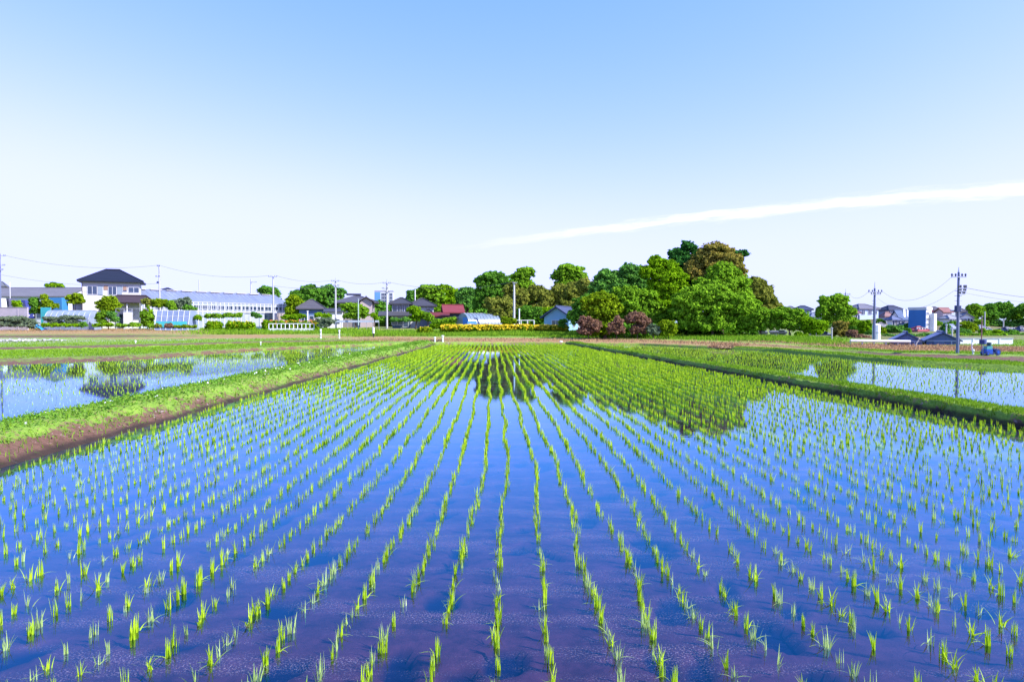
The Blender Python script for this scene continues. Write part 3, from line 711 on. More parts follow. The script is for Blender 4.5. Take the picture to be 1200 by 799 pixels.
tree('broadleaf_tree', 'low rounded green tree with dark gaps between two pale sheds', 81, 926,
     [(920, 368, 13, 8), (932, 370, 13, 8), (940, 376, 11, 8), (922, 380, 14, 9), (936, 384, 12, 7)], GREEN, .26, .15)
tree('broadleaf_tree', 'small yellow tipped tree last in the low row before the lone tree', 80, 955,
     [(950, 380, 11, 8), (961, 383, 9, 7), (954, 388, 11, 6)], LIME, .25, .12)
tree('broadleaf_tree', 'lone open crowned green tree with a bare trunk beside dry scrub', 83, 977,
     [(968, 354, 8, 6), (982, 352, 13, 7), (976, 362, 17, 8), (992, 366, 11, 8), (966, 368, 10, 7), (984, 374, 15, 8), (997, 378, 8, 6)], GREEN, .26, .17, limbs=7)
for lab, d, px, lb, mt in (
    ('dark reddish bush at the left foot of the yellow green grove tree', 80, 689, [(686, 378, 9, 8), (694, 384, 10, 9), (686, 388, 9, 6)], RED),
    ('slim pinkish bush on the right of the yellow green grove tree', 79.5, 723, [(724, 378, 6, 7), (720, 386, 8, 8), (726, 388, 6, 6)], RED),
    ('round red brown bush between the slim pinkish bush and a small green shrub', 79.8, 747, [(746, 374, 12, 8), (754, 378, 8, 7), (748, 387, 10, 7)], RED),
    ('small pale green shrub between the red brown and the yellow green bushes', 79, 766, [(765, 386, 7, 6), (768, 390, 6, 4)], GREYG),
    ('yellow green rounded bush in front of the dark hollow of the grove', 79, 783, [(780, 382, 7, 7), (787, 384, 7, 8), (783, 390, 9, 5)], YELG),
    ('dry brown shrub tangled around the lone tree trunk', 81, 987, [(986, 382, 7, 7), (984, 390, 10, 6), (992, 394, 7, 4)], RUST),
    ('low reddish shrub by the end of the white guard rail', 79, 999, [(998, 392, 6, 5), (1003, 395, 5, 3)], RED),
    ('low green shrub at the foot of the low tree row by the pale shed', 79.5, 938, [(936, 393, 5, 4), (943, 394, 4, 3)], LIME)):
    tree('bush', lab, d, px, lb, mt, .2, .05, cat='bush', limbs=2)
# trees behind the houses, centre and left
tree('broadleaf_tree', 'dark domed tree behind the arched plastic tunnel', 118, 578,
     [(577, 326, 13, 9), (570, 336, 14, 10), (588, 334, 14, 11), (578, 348, 20, 12), (566, 356, 12, 10), (590, 354, 14, 12)], DARK, .34, .26)
tree('broadleaf_tree', 'bright crowned tree seen above the olive thicket by the tall grey post', 124, 616,
     [(618, 320, 10, 7), (610, 326, 10, 8), (615, 338, 12, 12), (612, 356, 12, 14)], GREEN, .34, .22)
tree('broadleaf_tree', 'olive tree beside the dark domed tree, low behind the tunnel', 112, 584,
     [(578, 358, 12, 9), (592, 358, 10, 9), (584, 368, 16, 9)], OLIVE, .3, .18)
tree('broadleaf_tree', 'feathery olive tree around the tall grey concrete post', 114, 606,
     [(600, 344, 9, 12), (610, 350, 9, 12), (603, 364, 14, 12)], OLIVE, .26, .14, aspect=2.4)
tree('broadleaf_tree', 'feathery brownish tree in the middle of the olive thicket', 116, 632,
     [(628, 346, 10, 12), (638, 350, 10, 12), (632, 366, 16, 12)], OLIVE, .26, .14, aspect=2.4)
tree('broadleaf_tree', 'tall yellowish feathery tree rising directly behind the blue shed', 117, 664,
     [(656, 344, 10, 12), (668, 344, 11, 13), (678, 342, 9, 12), (662, 360, 18, 12)], OLIVE, .26, .14, aspect=2.4)
tree('broadleaf_tree', 'thin olive tree between the blue shed and the dark blue green tree', 112, 690,
     [(686, 336, 9, 10), (692, 346, 9, 12), (686, 360, 12, 12)], OLIVE, .26, .14, aspect=2.4)
tree('broadleaf_tree', 'shadowed dark tree low in the thicket left of the blue shed', 110, 622,
     [(618, 366, 12, 8), (632, 370, 12, 8), (624, 376, 14, 6)], DARK, .3, .16)
tree('broadleaf_tree', 'small light green tree against the wall of the blue shed', 104, 643, [(643, 366, 7, 6), (640, 374, 7, 6)], LIME, .24, .1)
tree('broadleaf_tree', 'dark blue green tree behind the red tin roof', 135, 547,
     [(543, 346, 9, 8), (553, 346, 9, 8), (548, 356, 14, 10)], BLUEG, .36, .22)
tree('broadleaf_tree', 'tall light green tree behind the dark tiled two storey house', 140, 503,
     [(502, 340, 12, 7), (496, 348, 10, 8), (509, 350, 12, 9), (503, 360, 14, 8)], GREEN, .36, .24)
tree('broadleaf_tree', 'mixed green tree left of the red tin roof', 142, 527,
     [(521, 340, 8, 7), (530, 344, 8, 7), (526, 354, 12, 9)], LIME, .36, .22)
tree('broadleaf_tree', 'bluish rounded tree peeping over the dark tiled roof', 150, 486, [(484, 346, 7, 6), (490, 350, 6, 6), (482, 354, 9, 6)], BLUEG, .38, .2)
tree('broadleaf_tree', 'broad dark green tree behind the low grey roofed house', 155, 362,
     [(362, 340, 9, 7), (352, 349, 12, 9), (370, 348, 12, 10), (360, 358, 16, 8)], DARK, .4, .24)
tree('broadleaf_tree', 'mid green tree behind the roadside pole and the large dark roof', 158, 388,
     [(384, 341, 10, 7), (394, 345, 9, 8), (386, 354, 14, 9), (398, 356, 8, 7)], BLUEG, .4, .24)
tree('broadleaf_tree', 'rounded dark tree rising behind the end of the long glasshouse', 165, 315,
     [(312, 341, 9, 6), (320, 344, 8, 7), (315, 350, 12, 7)], DARK, .4, .22)
tree('broadleaf_tree', 'yellow green tree at the gable end of the long glasshouse', 136, 346,
     [(344, 353, 9, 7), (350, 358, 9, 6), (342, 364, 8, 8), (348, 368, 9, 6)], YELG, .32, .18)
tree('broadleaf_tree', 'tree top showing over the long grey roof beside the tiled house', 165, 64, [(62, 336, 8, 4), (68, 336, 7, 4), (64, 343, 9, 6)], LIME, .4, .2)
tree('broadleaf_tree', 'dark mounded garden tree in front of the large dark roofed house', 124, 416,
     [(412, 361, 11, 6), (421, 365, 10, 7), (415, 370, 13, 5)], GREEN, .28, .14)
tree('broadleaf_tree', 'round light green tree in front of the dark tiled two storey house', 116, 487,
     [(486, 364, 7, 6), (490, 370, 8, 6), (485, 374, 8, 4)], LIME, .26, .12)
tree('broadleaf_tree', 'small dark green tree next to the red porch roof', 116, 502, [(500, 371, 6, 5), (504, 374, 5, 4)], GREEN, .24, .1)
tree('bush', 'bright shrub below the balcony of the dark tiled house', 116, 439, [(438, 370, 4, 3), (441, 373, 3, 3)], LIME, .2, .05, cat='bush')
# garden of the tiled house
for lab, px, lb, mt, d in (
    ('clipped round yellow green tree in front of the tiled house door', 127, [(127, 353, 10, 6), (122, 358, 9, 6), (132, 358, 9, 6), (127, 362, 11, 5)], YELG, 116),
    ('flat topped yellow green garden tree at the corner of the tiled house', 89, [(84, 350, 7, 4), (91, 348, 7, 4), (93, 353, 6, 4), (87, 354, 8, 3)], YELG, 115),
    ('cone shaped yellow green tree behind the turquoise panel', 56, [(52, 349, 4, 4), (55, 355, 6, 5), (62, 359, 7, 4), (54, 361, 8, 4)], YELG, 117),
    ('dark green upright tree beside the cone shaped yellow one', 41, [(40, 354, 6, 6), (43, 360, 6, 6), (40, 365, 6, 4)], DARK, 117),
    ('small round green tree in front of the parked dark car', 20, [(20, 356, 5, 4), (21, 360, 4, 3)], LIME, 118),
    ('low yellow green tree behind the mesh plant house', 188, [(184, 354, 7, 4), (191, 355, 6, 4), (187, 358, 8, 3)], YELG, 118),
    ('brownish green small tree beside the carport', 173, [(172, 354, 6, 4), (176, 357, 5, 3)], OLIVE, 118),
    ('grey blossoming tree in front of the long glasshouse', 214, [(210, 356, 8, 5), (217, 354, 7, 5), (214, 360, 9, 4)], GREYG, 119),
    ('dark green young tree left of the grey blossoming tree', 201, [(200, 357, 5, 5), (202, 362, 5, 4)], GREEN, 118),
    ('dark rounded tree right of the grey blossoming tree', 223, [(221, 361, 6, 4), (225, 363, 5, 3)], DARK, 117)):
    tree('garden_tree', lab, d, px, lb, mt, .22, .08, cat='tree', limbs=3)
for lab, px, lb, mt, d in (
    ('rambling grey green vegetable plants in front of the grey wall', 20, [(8, 374, 12, 3), (24, 375, 12, 4), (36, 378, 7, 4), (12, 380, 14, 4), (30, 381, 12, 3)], GREYG, 107),
    ('pale green climbing plants in front of the low plastic tunnel', 76, [(60, 374, 8, 3), (78, 373, 9, 3), (92, 373, 7, 3), (66, 378, 8, 3), (86, 378, 9, 3)], GREYG, 108),
    ('low clipped lime hedge along the field beside the dark round shrub', 74, [(54, 381, 5, 2.4), (64, 381.5, 6, 2), (76, 381.5, 6, 2), (88, 381.5, 6, 2)], LIME, 106),
    ('dark round clipped shrub at the garden entrance', 98, [(97.5, 381, 4.2, 3.6)], DARK, 106),
    ('low green hedge just past the garden entrance', 118, [(114, 381.5, 5, 2.2), (122, 381, 5, 2.4), (129, 381, 4, 2.6)], LIME, 106),
    ('rounded green hedge lump below the garden frame', 142, [(139, 381.5, 4, 2.6), (147, 381.5, 4, 2.2), (158, 381, 8, 2.6)], GREEN, 106),
    ('ball shaped green bush left of the mesh plant house corner', 177, [(177, 382.5, 4, 3)], GREEN, 106),
    ('brown tinged round bush below the mesh plant house', 185.5, [(185.5, 382, 3.6, 2.8)], OLIVE, 106),
    ('dark reddish mound bush below the mesh plant house', 198, [(198, 382.5, 5.5, 3)], RED, 106),
    ('long low lime hedge right of the dark reddish mound', 217, [(208, 383, 5, 1.8), (217, 383, 6, 1.8), (226, 383, 5, 1.8)], YELG, 106),
    ('tall green shrub mass beside the garden gate', 122, [(117, 372, 5, 5), (123, 369, 5, 5), (120, 377, 6, 4)], GREEN, 111),
    ('leafy shrub behind the wire garden frame', 133, [(131, 370, 5, 5), (134, 375, 5, 4)], BLUEG, 111),
    ('dark leafy hedge block left of the mesh plant house', 172, [(170, 369, 6, 4), (175, 372, 5, 4), (171, 376, 6, 3)], GREEN, 111),
    ('dark clipped hedge in front of the long glasshouse', 262, [(245, 371, 6, 3), (256, 370.5, 7, 3), (268, 370, 7, 3), (278, 370, 6, 3)], GREEN, 116),
    ('round light green bush at the end of the mesh plant house', 232, [(232, 373, 4, 4)], LIME, 112),
    ('clipped hedge beside the parked dark van', 345, [(336, 372, 6, 3.2), (346, 371.5, 7, 3.2), (354, 371, 5, 3)], LIME, 118),
    ('low shrub in front of the white wall by the dark van', 301, [(299, 369, 5, 3), (303, 371, 4, 2.5)], BLUEG, 117),
    ('grey green shrub at the end of the low white railing', 383, [(377, 376, 6, 3.5), (386, 377, 7, 4), (380, 381, 8, 3)], GREYG, 108),
    ('light shrub in front of the white garage wall', 378, [(374, 370, 6, 3.5), (383, 371, 6, 3.5)], LIME, 120),
    ('low dark hedge in front of the dark tiled house', 470, [(463, 375, 6, 2.5), (474, 375, 6, 2.5)], BLUEG, 114),
    ('low leafy hedge between the red porch and the plastic tunnel', 522, [(512, 377, 6, 3), (522, 376, 7, 3), (531, 375, 4, 4)], GREEN, 110),
    ('yellow green shrub between the plastic tunnel and the pergola', 595, [(592, 376, 6, 4.5), (600, 377, 5, 4)], YELG, 102),
    ('dark shrub beside the blue shed window', 661, [(660, 378, 4.5, 4.5), (658, 382, 4, 3)], DARK, 96)):
    tree('garden_shrub', lab, d, px, lb, mt, .17, 0, cat='shrub')
# the hill town's trees and the far wood
for lab, px, lb, mt, d in (
    ('rounded lime tree left of the hillside utility pole', 1016, [(1014, 381, 7, 6), (1017, 388, 8, 7), (1012, 391, 6, 5)], LIME, 100),
    ('small yellow green tree right of the hillside utility pole', 1033, [(1033, 388, 5, 5), (1035, 391, 4, 4)], YELG, 102),
    ('dark tree below the hillside houses', 1046, [(1044, 386, 8, 5), (1052, 387, 6, 5), (1040, 390, 6, 4)], BLUEG, 108),
    ('yellow green rounded tree right of the white block beyond the roadside pole', 1135, [(1132, 382, 8, 6), (1138, 384, 7, 6), (1134, 388, 9, 5)], YELG, 110),
    ('domed bright tree at the near end of the far wood', 1142, [(1142, 362, 9, 6), (1148, 368, 7, 8), (1138, 370, 8, 8)], GREEN, 190),
    ('small conical shrub by the white house near the long wall', 1170, [(1170, 390, 5, 3.4)], LIME, 98),
    ('dark shrubs between the sheds and the white block', 1108, [(1108, 388, 5, 8), (1112, 394, 5, 5)], BLUEG, 104),
    ('dark green tree on the slope left of the rounded lime tree', 1000, [(1000, 384, 7, 7), (1006, 392, 6, 5)], DARK, 104),
    ('green tree on the slope between hillside roofs', 1062, [(1062, 389, 5, 3.5), (1056, 391, 5, 3)], DARK, 110)):
    tree('hillside_tree', lab, d, px, lb, mt, .28, .12, cat='tree')
for lab, px, lb, mt, d in (
    ('long dark hedge along the road below the hill town', 1066, [(x, 394 + (x % 7) * .2, 7, 3.2) for x in range(1040, 1096, 9)], BLUEG, 88),
    ('mixed green hedge below the low bluish roof', 1152, [(x, 393.6, 6, 2.6) for x in range(1126, 1176, 8)], GREEN, 92),
    ('dark hedge under the small white houses by the far wood', 1190, [(x, 393.2, 6, 2.4) for x in range(1178, 1206, 8)], DARK, 96),
    ('reddish dry bramble in front of the lower hillside pole', 1012, [(1006, 396, 6, 3), (1016, 397, 6, 2.6), (1024, 397.5, 5, 2)], RED, 78)):
    tree('hedge', lab, d, px, lb, mt, .2, 0, cat='hedge')
for i, (px, py, rr, mt, d, lab) in enumerate((
    (1008, 379, 5, GREEN, 140, 'green garden tree below the dusty purple roof'), (1031, 377, 4, DARK, 150, 'dark garden tree below the wide flat hip roof'),
    (1066, 382, 4.5, BLUEG, 128, 'blue green shrub tree below the tubed roof'), (1098, 379, 4, GREEN, 150, 'garden tree behind the white block corner'),
    (1118, 380, 5, DARK, 130, 'dark tree under the stepped white house'), (1150, 378, 5, GREEN, 150, 'mid green tree behind the low bluish roof'),
    (1128, 390, 6, BLUEG, 106, 'dark shrub mass left of the yellow green rounded tree'), (1186, 391, 5, DARK, 104, 'dark shrub left of the house cut by the edge'),
    (1156, 391, 6, GREEN, 104, 'green shrubs below the low bluish roof'), (965, 378, 6, BLUEG, 120, 'blue green tree behind the lone tree on its left'), (1024, 392, 6, DARK, 96, 'dark shrub at the foot of the hillside pole'))):
    tree('hillside_tree', lab, d, px, [(px - rr * .5, py, rr, rr * .8), (px + rr * .6, py + 1, rr * .9, rr * .75), (px, py + rr * .7, rr * 1.3, rr * .6)], mt, .28, .1)
for i, (lab, px, lb, mt) in enumerate((
    ('dark crown next to the domed bright tree in the far wood', 1158, [(1157, 362, 9, 6), (1160, 370, 10, 8)], DARK),
    ('highest crown in the middle of the far wood', 1176, [(1174, 359, 10, 5), (1178, 368, 11, 9)], DARK),
    ('bright round crown in the middle of the far wood', 1188, [(1186, 366, 9, 7), (1190, 372, 9, 6)], GREEN),
    ('dark crown in the far wood at the frame edge', 1203, [(1200, 363, 10, 7), (1208, 366, 12, 9)], DARK),
    ('low dark undergrowth tree along the foot of the far wood', 1176, [(1160, 380, 12, 6), (1180, 382, 13, 6), (1198, 380, 12, 6)], BLUEG))):
    tree('woodland_tree', lab, 196 + 3 * (i % 3), px, lb, mt, .5, .2, cat='tree', group='trees of the far wood')

# a distant belt of trees closes the view behind the houses
lob = []
for px in np.arange(334, 720, 7.0):
    c = P(px, rng.uniform(366, 371), 180 + rng.uniform(-8, 8)); lob.append((c.x, c.y, c.z, 2.6, 2.6, rng.uniform(2.0, 2.9)))
    c = P(px, 377, 178); lob.append((c.x, c.y, c.z, 2.6, 2.4, 2.0))
V, Fc = leafset(lob, .55); kind(fast('distant_woods', V, Fc, DARK), 'stuff', 'low belt of dark trees far behind the houses')
# ------------------------------------------------------------------ buildings
def wallm(c): return surf('wall_%d_%d_%d' % tuple(int(k * 100) for k in c), sc3(c, .8), rough=.85, scale=1.2, var=.14)
def roofm(c): return surf('roof_%d_%d_%d' % tuple(int(k * 100) for k in c), sc3(c, .42), rough=.6, scale=2.5, var=.3, stretch=(1, 4, 4), bump=.3, spec=.2)
PANE = glass_dark(); FRAME = surf('window_frame', (.55, .56, .58), rough=.4, var=.1)
DARKM = surf('dark_opening', (.02, .022, .03), rough=.8)
WHITE = surf('white_paint', (.74, .74, .75), rough=.5, scale=2, var=.1)
STEEL = surf('galvanised_steel', (.40, .42, .45), rough=.45, scale=4, var=.2, metal=.5)
CONC = surf('concrete', (.40, .39, .37), rough=.9, scale=3, var=.25, bump=.2)
def roof_mesh(w, dep, h, hr, o, kind_, th=.22):
    """hip, gable (ridge along x) or cross gable (ridge along y) with eaves overhang o and a real thickness"""
    m = MB(); X, Y = w / 2 + o, dep / 2 + o
    if kind_ == 'hip':
        r = max(.3, X - Y * .9)
        for dz, flip in ((0, 0), (-th, 1)):
            pass
        top = [(-X, -Y, h), (X, -Y, h), (X, Y, h), (-X, Y, h), (-r, 0, h + hr), (r, 0, h + hr)]
        bot = [(-X, -Y, h - th), (X, -Y, h - th), (X, Y, h - th), (-X, Y, h - th)]
        m.add(top + bot, [(0, 1, 5, 4), (1, 2, 5), (2, 3, 4, 5), (3, 0, 4), (6, 7, 1, 0), (7, 8, 2, 1), (8, 9, 3, 2), (9, 6, 0, 3), (9, 8, 7, 6)])
        rd = MB()
        m.tube([(-r, 0, h + hr + .06), (r, 0, h + hr + .06)], .14, 6)
        for sx in (-1, 1):
            for sy in (-1, 1): m.tube([(sx * r, 0, h + hr + .05), (sx * X, sy * Y, h + .05)], .10, 5)
    elif kind_ == 'gable':
        m.add([(-X, -Y, h), (X, -Y, h), (X, Y, h), (-X, Y, h), (-X, 0, h + hr), (X, 0, h + hr),
               (-X, -Y, h - th), (X, -Y, h - th), (X, Y, h - th), (-X, Y, h - th), (-X, 0, h + hr - th), (X, 0, h + hr - th)],
              [(0, 1, 5, 4), (2, 3, 4, 5), (7, 6, 10, 11), (9, 8, 11, 10), (6, 7, 1, 0), (8, 9, 3, 2), (6, 0, 4, 10), (10, 4, 3, 9), (1, 7, 11, 5), (5, 11, 8, 2)])
        m.tube([(-X, 0, h + hr + .04), (X, 0, h + hr + .04)], .10, 6)
    elif kind_ == 'cross':
        m.add([(-X, -Y, h), (-X, Y, h), (X, Y, h), (X, -Y, h), (0, -Y, h + hr), (0, Y, h + hr),
               (-X, -Y, h - th), (-X, Y, h - th), (X, Y, h - th), (X, -Y, h - th), (0, -Y, h + hr - th), (0, Y, h + hr - th)],
              [(0, 4, 5, 1), (3, 2, 5, 4), (6, 7, 11, 10), (8, 9, 10, 11), (0, 6, 10, 4), (4, 10, 9, 3), (1, 5, 11, 7), (5, 2, 8, 11), (0, 1, 7, 6), (3, 9, 8, 2)])
        m.tube([(0, -Y, h + hr + .04), (0, Y, h + hr + .04)], .10, 6)
    elif kind_ == 'flat':
        for c, d in (((0, -Y + .12, h + .2), (2 * X, .24, .5)), ((0, Y - .12, h + .2), (2 * X, .24, .5)), ((-X + .12, 0, h + .2), (.24, 2 * Y - .48, .5)), ((X - .12, 0, h + .2), (.24, 2 * Y - .48, .5))): m.box(c, d)
        m.box((0, 0, h + .04), (2 * X - .48, 2 * Y - .48, .1))
    elif kind_ == 'lean':
        m.add([(-X, -Y, h), (X, -Y, h), (X, Y, h + hr), (-X, Y, h + hr), (-X, -Y, h - th), (X, -Y, h - th), (X, Y, h + hr - th), (-X, Y, h + hr - th)],
              [(0, 1, 2, 3), (7, 6, 5, 4), (4, 5, 1, 0), (5, 6, 2, 1), (6, 7, 3, 2), (7, 4, 0, 3)])
    return m
def wall_mesh(w, dep, h, hr, kind_, z0=-.8, off=(0, 0)):
    m = MB(); X, Y = w / 2, dep / 2
    if kind_ == 'gable':
        m.add([(-X, y, z) for y, z in ((-Y, z0), (Y, z0), (Y, h), (0, h + hr - .15), (-Y, h))] + [(X, y, z) for y, z in ((-Y, z0), (Y, z0), (Y, h), (0, h + hr - .15), (-Y, h))],
              [(0, 1, 2, 3, 4), (9, 8, 7, 6, 5)] + [(i, 5 + i, 5 + (i + 1) % 5, (i + 1) % 5) for i in range(5)])
    elif kind_ == 'cross':
        m.add([(x, -Y, z) for x, z in ((-X, z0), (X, z0), (X, h), (0, h + hr - .15), (-X, h))] + [(x, Y, z) for x, z in ((-X, z0), (X, z0), (X, h), (0, h + hr - .15), (-X, h))],
              [(0, 1, 2, 3, 4), (9, 8, 7, 6, 5)] + [(i, 5 + i, 5 + (i + 1) % 5, (i + 1) % 5) for i in range(5)])
    else: m.box((0, 0, (h - .05 + z0) / 2), (w, dep, h - .05 - z0))
    return m
def opening(root, face, w, dep, u, z, ww, hh, nm='window', pane=True, mat=None, fm=None):
    """window or door on a face: F front(-y), R right(+x), L left(-x); frame with its pane sunk in it"""
    t = .07
    def tr(p):
        a, b, c = p
        if face == 'F': return (u + a, -dep / 2 - b, z + c)
        if face == 'R': return (w / 2 + b, u + a, z + c)
        return (-w / 2 - b, u + a, z + c)
    def bx(m, c, d):
        o = MB().box(c, d); m.add([tr(v) for v in o.v], o.f)
    m = MB()
    if pane:
        bx(m, (-ww / 2, .02, 0), (t, .12, hh + t)); bx(m, (ww / 2, .02, 0), (t, .12, hh + t))
        bx(m, (0, .02, hh / 2), (ww - t, .12, t)); bx(m, (0, .02, -hh / 2), (ww - t, .12, t))
        if ww > 1.0: bx(m, (0, .02, 0), (t, .10, hh - t))
        f = m.build(nm, fm or FRAME, root); p = MB(); bx(p, (0, .015, 0), (ww - t, .05, hh - t)); p.build('pane', mat or PANE, f)
    else:
        bx(m, (0, .02, 0), (ww, .09, hh)); f = m.build(nm, mat or FRAME, root)
    return f
def building(name, label, px0, px1, d, eave, ridge, wallc, roofc, kind_='hip', dep=None, rz=0.0, over=.45, wins=(), cat='house', group=None, base=None, part_roof=True):
    u_ = ((px0 + px1) / 2 - 600) / F; phi = math.atan(u_)
    if rz == 0.0: rz = -phi * .85
    w = max(1.8, M_(px1 - px0, d) * math.cos(phi) - 2 * over)
    c = P((px0 + px1) / 2, 380, d); dep = dep or w * .75
    z = gz(c.x, c.y + dep / 2) if base is None else base
    t = thing(name, label, cat, (c.x - math.sin(rz) * dep / 2, c.y + math.cos(rz) * dep / 2, z), rz, group)
    h = P((px0 + px1) / 2, eave, d).z - z; hr = P((px0 + px1) / 2, ridge, d + dep / 2).z - z - h
    wall_mesh(w, dep, h, hr, kind_).build('wall', wallm(wallc), t)
    roof_mesh(w, dep, h, hr, over, kind_).build('roof', roofm(roofc), t)
    for q in wins:
        f, u, zf, ww, hh = q[:5]; k = q[5] if len(q) > 5 else 'window'
        span = w if f == 'F' else dep
        opening(t, f, w, dep, u * span, zf * h, ww, hh, k, pane=(k == 'window'), mat=q[6] if len(q) > 6 else None)
    return t, w, dep, h, hr
SLATE = (.035, .045, .085); GREYR = (.16, .16, .19); OFFW = (.68, .66, .64)

# the tiled two storey house
t, w, dep, h, hr = building('tiled_house', 'white two storey house with a dark blue tiled hip roof behind clipped garden trees', 92, 170, 124, 329.5, 316.5, OFFW, SLATE, 'hip', 7.5, 0, .75,
    wins=[('F', -.33, .80, 1.5, 1.5), ('F', .02, .80, 1.3, 1.5), ('F', .24, .84, .7, 1.0), ('F', .40, .82, 1.7, 1.0), ('F', -.30, .25, 2.4, 2.0), ('F', .22, .2, 1.6, 1.9), ('R', 0, .8, 1.4, 1.1), ('R', 0, .25, 1.6, 1.6)])
SHUT = surf('grey_shutter', (.22, .27, .33), rough=.5, var=.12); BRN = surf('brown_panel', (.30, .19, .15), rough=.7, var=.2)
for u in (-.17, .17): opening(t, 'F', w, dep, u * w - .2, .80 * h, .75, 1.7, 'shutter', False, SHUT)
for u in (-.08, .26): opening(t, 'F', w, dep, u * w - .1, .86 * h, .7, .8, 'wall_panel', False, BRN)
pr = roof_mesh(6.9, 2.6, h * .56, 1.15, .35, 'hip', .16); pr.v = [(x + 3.3, y - dep / 2 - 1.1, z) for x, y, z in pr.v]; pr.build('porch_roof', roofm((.12, .09, .12)), t)
sr = roof_mesh(2.0, 4.0, h * .55, 1.2, .35, 'hip', .16); sr.v = [(x - w / 2 - 1.05, y, z) for x, y, z in sr.v]; sr.build('side_roof', roofm(SLATE), t)
sw = MB().box((-w / 2 - .9, 0, h * .26), (1.78, 3.6, h * .52 + .8)); sw.build('side_wall', wallm((.5, .48, .47)), t)
po = MB()
for x in (.4, 2.6, 4.9, 6.4): po.box((x, -dep / 2 - 2.2, h * .24), (.14, .14, h * .5 + .6))
po.build('porch_post', WHITE, t)
cl = MB().box((w * .30, -dep / 2 - 1.15, h * .16), (1.5, .2, h * .45)); cl.build('screen_wall', WHITE, t)
rl = MB(); bx0 = w * .40
for i in range(9): rl.box((bx0 - 1.0 + i * .25, -dep / 2 - .55, h * .72), (.04, .04, .7))
rl.box((bx0, -dep / 2 - .55, h * .72 + .37), (2.1, .06, .05)); rl.box((bx0, -dep / 2 - .28, h * .72 - .38), (2.1, .56, .08)); rl.build('balcony_railing', FRAME, t)
gutter = MB().tube([(-w / 2 - .05, -dep / 2 - .06, .2), (-w / 2 - .05, -dep / 2 - .06, h - .3)], .06, 6); gutter.build('downpipe', surf('brown_pipe', (.10, .07, .06)), t)

# long roofs at the left
building('long_hall', 'long low hall with a plain grey roof at the far left behind parked cars', -60, 92, 140, 347, 337.5, (.62, .64, .70), (.34, .33, .37), 'gable', 12, R(1), .3, wins=[('F', k, .4, 3.2, 1.5) for k in (-.1, .06, .22, .38)], cat='hall')
GLR = surf('glasshouse_roof_glass', (.17, .20, .30), rough=.35, scale=1.1, var=.3, stretch=(3, 1, 1), spec=.6)
GLW = surf('glasshouse_wall', (.26, .30, .40), rough=.35, scale=.6, var=.16, spec=.5)
a = P(166, 380, 128); b = P(337, 380, 158); v = b - a; Lg = math.hypot(v.x, v.y); ang = math.atan2(v.y, v.x); mid = (a + b) / 2
zg = gz(mid.x, mid.y); t = thing('glasshouse', 'long white glasshouse with a pale blue glazed roof behind the garden hedge', 'glasshouse', (mid.x - 4 * math.sin(ang), mid.y + 4 * math.cos(ang), zg), ang)
hE = P(250, 354, 143).z - zg; hR = P(250, 343.5, 147).z - zg - hE
wall_mesh(Lg, 8, hE, hR, 'gable').build('wall', GLW, t); roof_mesh(Lg, 8, hE, hR, .15, 'gable', .1).build('roof', GLR, t)
ba = MB()
for i in range(34): ba.box((-Lg / 2 + (i + .5) * Lg / 34, -4.06, hE * .5), (.09, .1, hE))
ba.box((0, -4.08, hE * .62), (Lg, .1, .12)); ba.box((0, -4.08, hE * .98), (Lg, .1, .14)); ba.build('glazing_bar', WHITE, t)
gb = MB()
for i in range(35): 
    x = -Lg / 2 + i * Lg / 34
    gb.tube([(x, -4.15, hE + .0), (x, 0, hE + hR + .05)], .045, 4)
gb.build('roof_bar', surf('roof_bar_metal', (.24, .28, .40), var=.1), t)
for k, (u, ww, hh) in enumerate([(-.46 + .057 * i, 1.7, .85) for i in range(17)]):
    opening(t, 'F', Lg, 8.12, u * Lg, hE * .78, ww, hh, 'vent_window', True)
rv = MB()
for i in range(10): rv.box((-Lg / 2 + 2 + i * Lg / 10.5, 0, hE + hR + .12), (2.4, .7, .12))
rv.build('ridge_vent', surf('vent_lid', (.42, .40, .42), var=.2), t)
building('distant_house', 'small dark ridge of a house roof above the long glasshouse', 186, 205, 185, 340.4, 337.8, (.3, .3, .33), (.06, .07, .12), 'hip', 8)
building('distant_house', 'sliver of a grey roof above the long hall at the far left', -6, 7, 185, 334.5, 330.5, (.5, .5, .52), (.3, .32, .36), 'hip', 8)

# houses in the middle
building('tiled_house', 'low house with a grey pyramid roof and blue walls left of the roadside pole', 347, 382, 132, 361.2, 351.5, (.12, .20, .36), (.20, .19, .22), 'hip', 6, 0, .6, wins=[('F', -.28, .45, 1.2, 1.1), ('F', .12, .45, 1.6, 1.2), ('F', .38, .4, 1.0, 1.4)])
building('garage', 'white garden outbuilding with a thin dark roof right of the roadside pole', 379, 403, 130, 364.6, 361.8, (.80, .80, .80), (.13, .14, .20), 'gable', 4, 0, .3, wins=[('F', .2, .4, 1.0, .9)], cat='outbuilding')
t, w, dep, h, hr = building('farm_house', 'large old house with a broad grey hip and gable roof behind the mounded garden tree', 392, 444, 148, 354, 346.5, (.30, .26, .25), (.20, .20, .26), 'hip', 9, 0, .9, wins=[('F', -.3, .7, 1.8, 1.2), ('F', -.05, .7, 1.8, 1.2), ('F', .32, .72, 2.2, 1.2), ('F', .3, .3, 2.4, 1.4)])
g_ = roof_mesh(w * .34, 3.2, h + .1, hr * .72, .5, 'cross', .2); g_.v = [(x + w * .27, y - dep / 2 + .4, z) for x, y, z in g_.v]; g_.build('gable_roof', roofm((.22, .19, .22)), t)
g2 = wall_mesh(w * .34, 3.0, h, hr * .72, 'cross'); g2.v = [(x + w * .27, y - dep / 2 + .4, z) for x, y, z in g2.v]; g2.build('gable_wall', wallm((.52, .42, .42)), t)
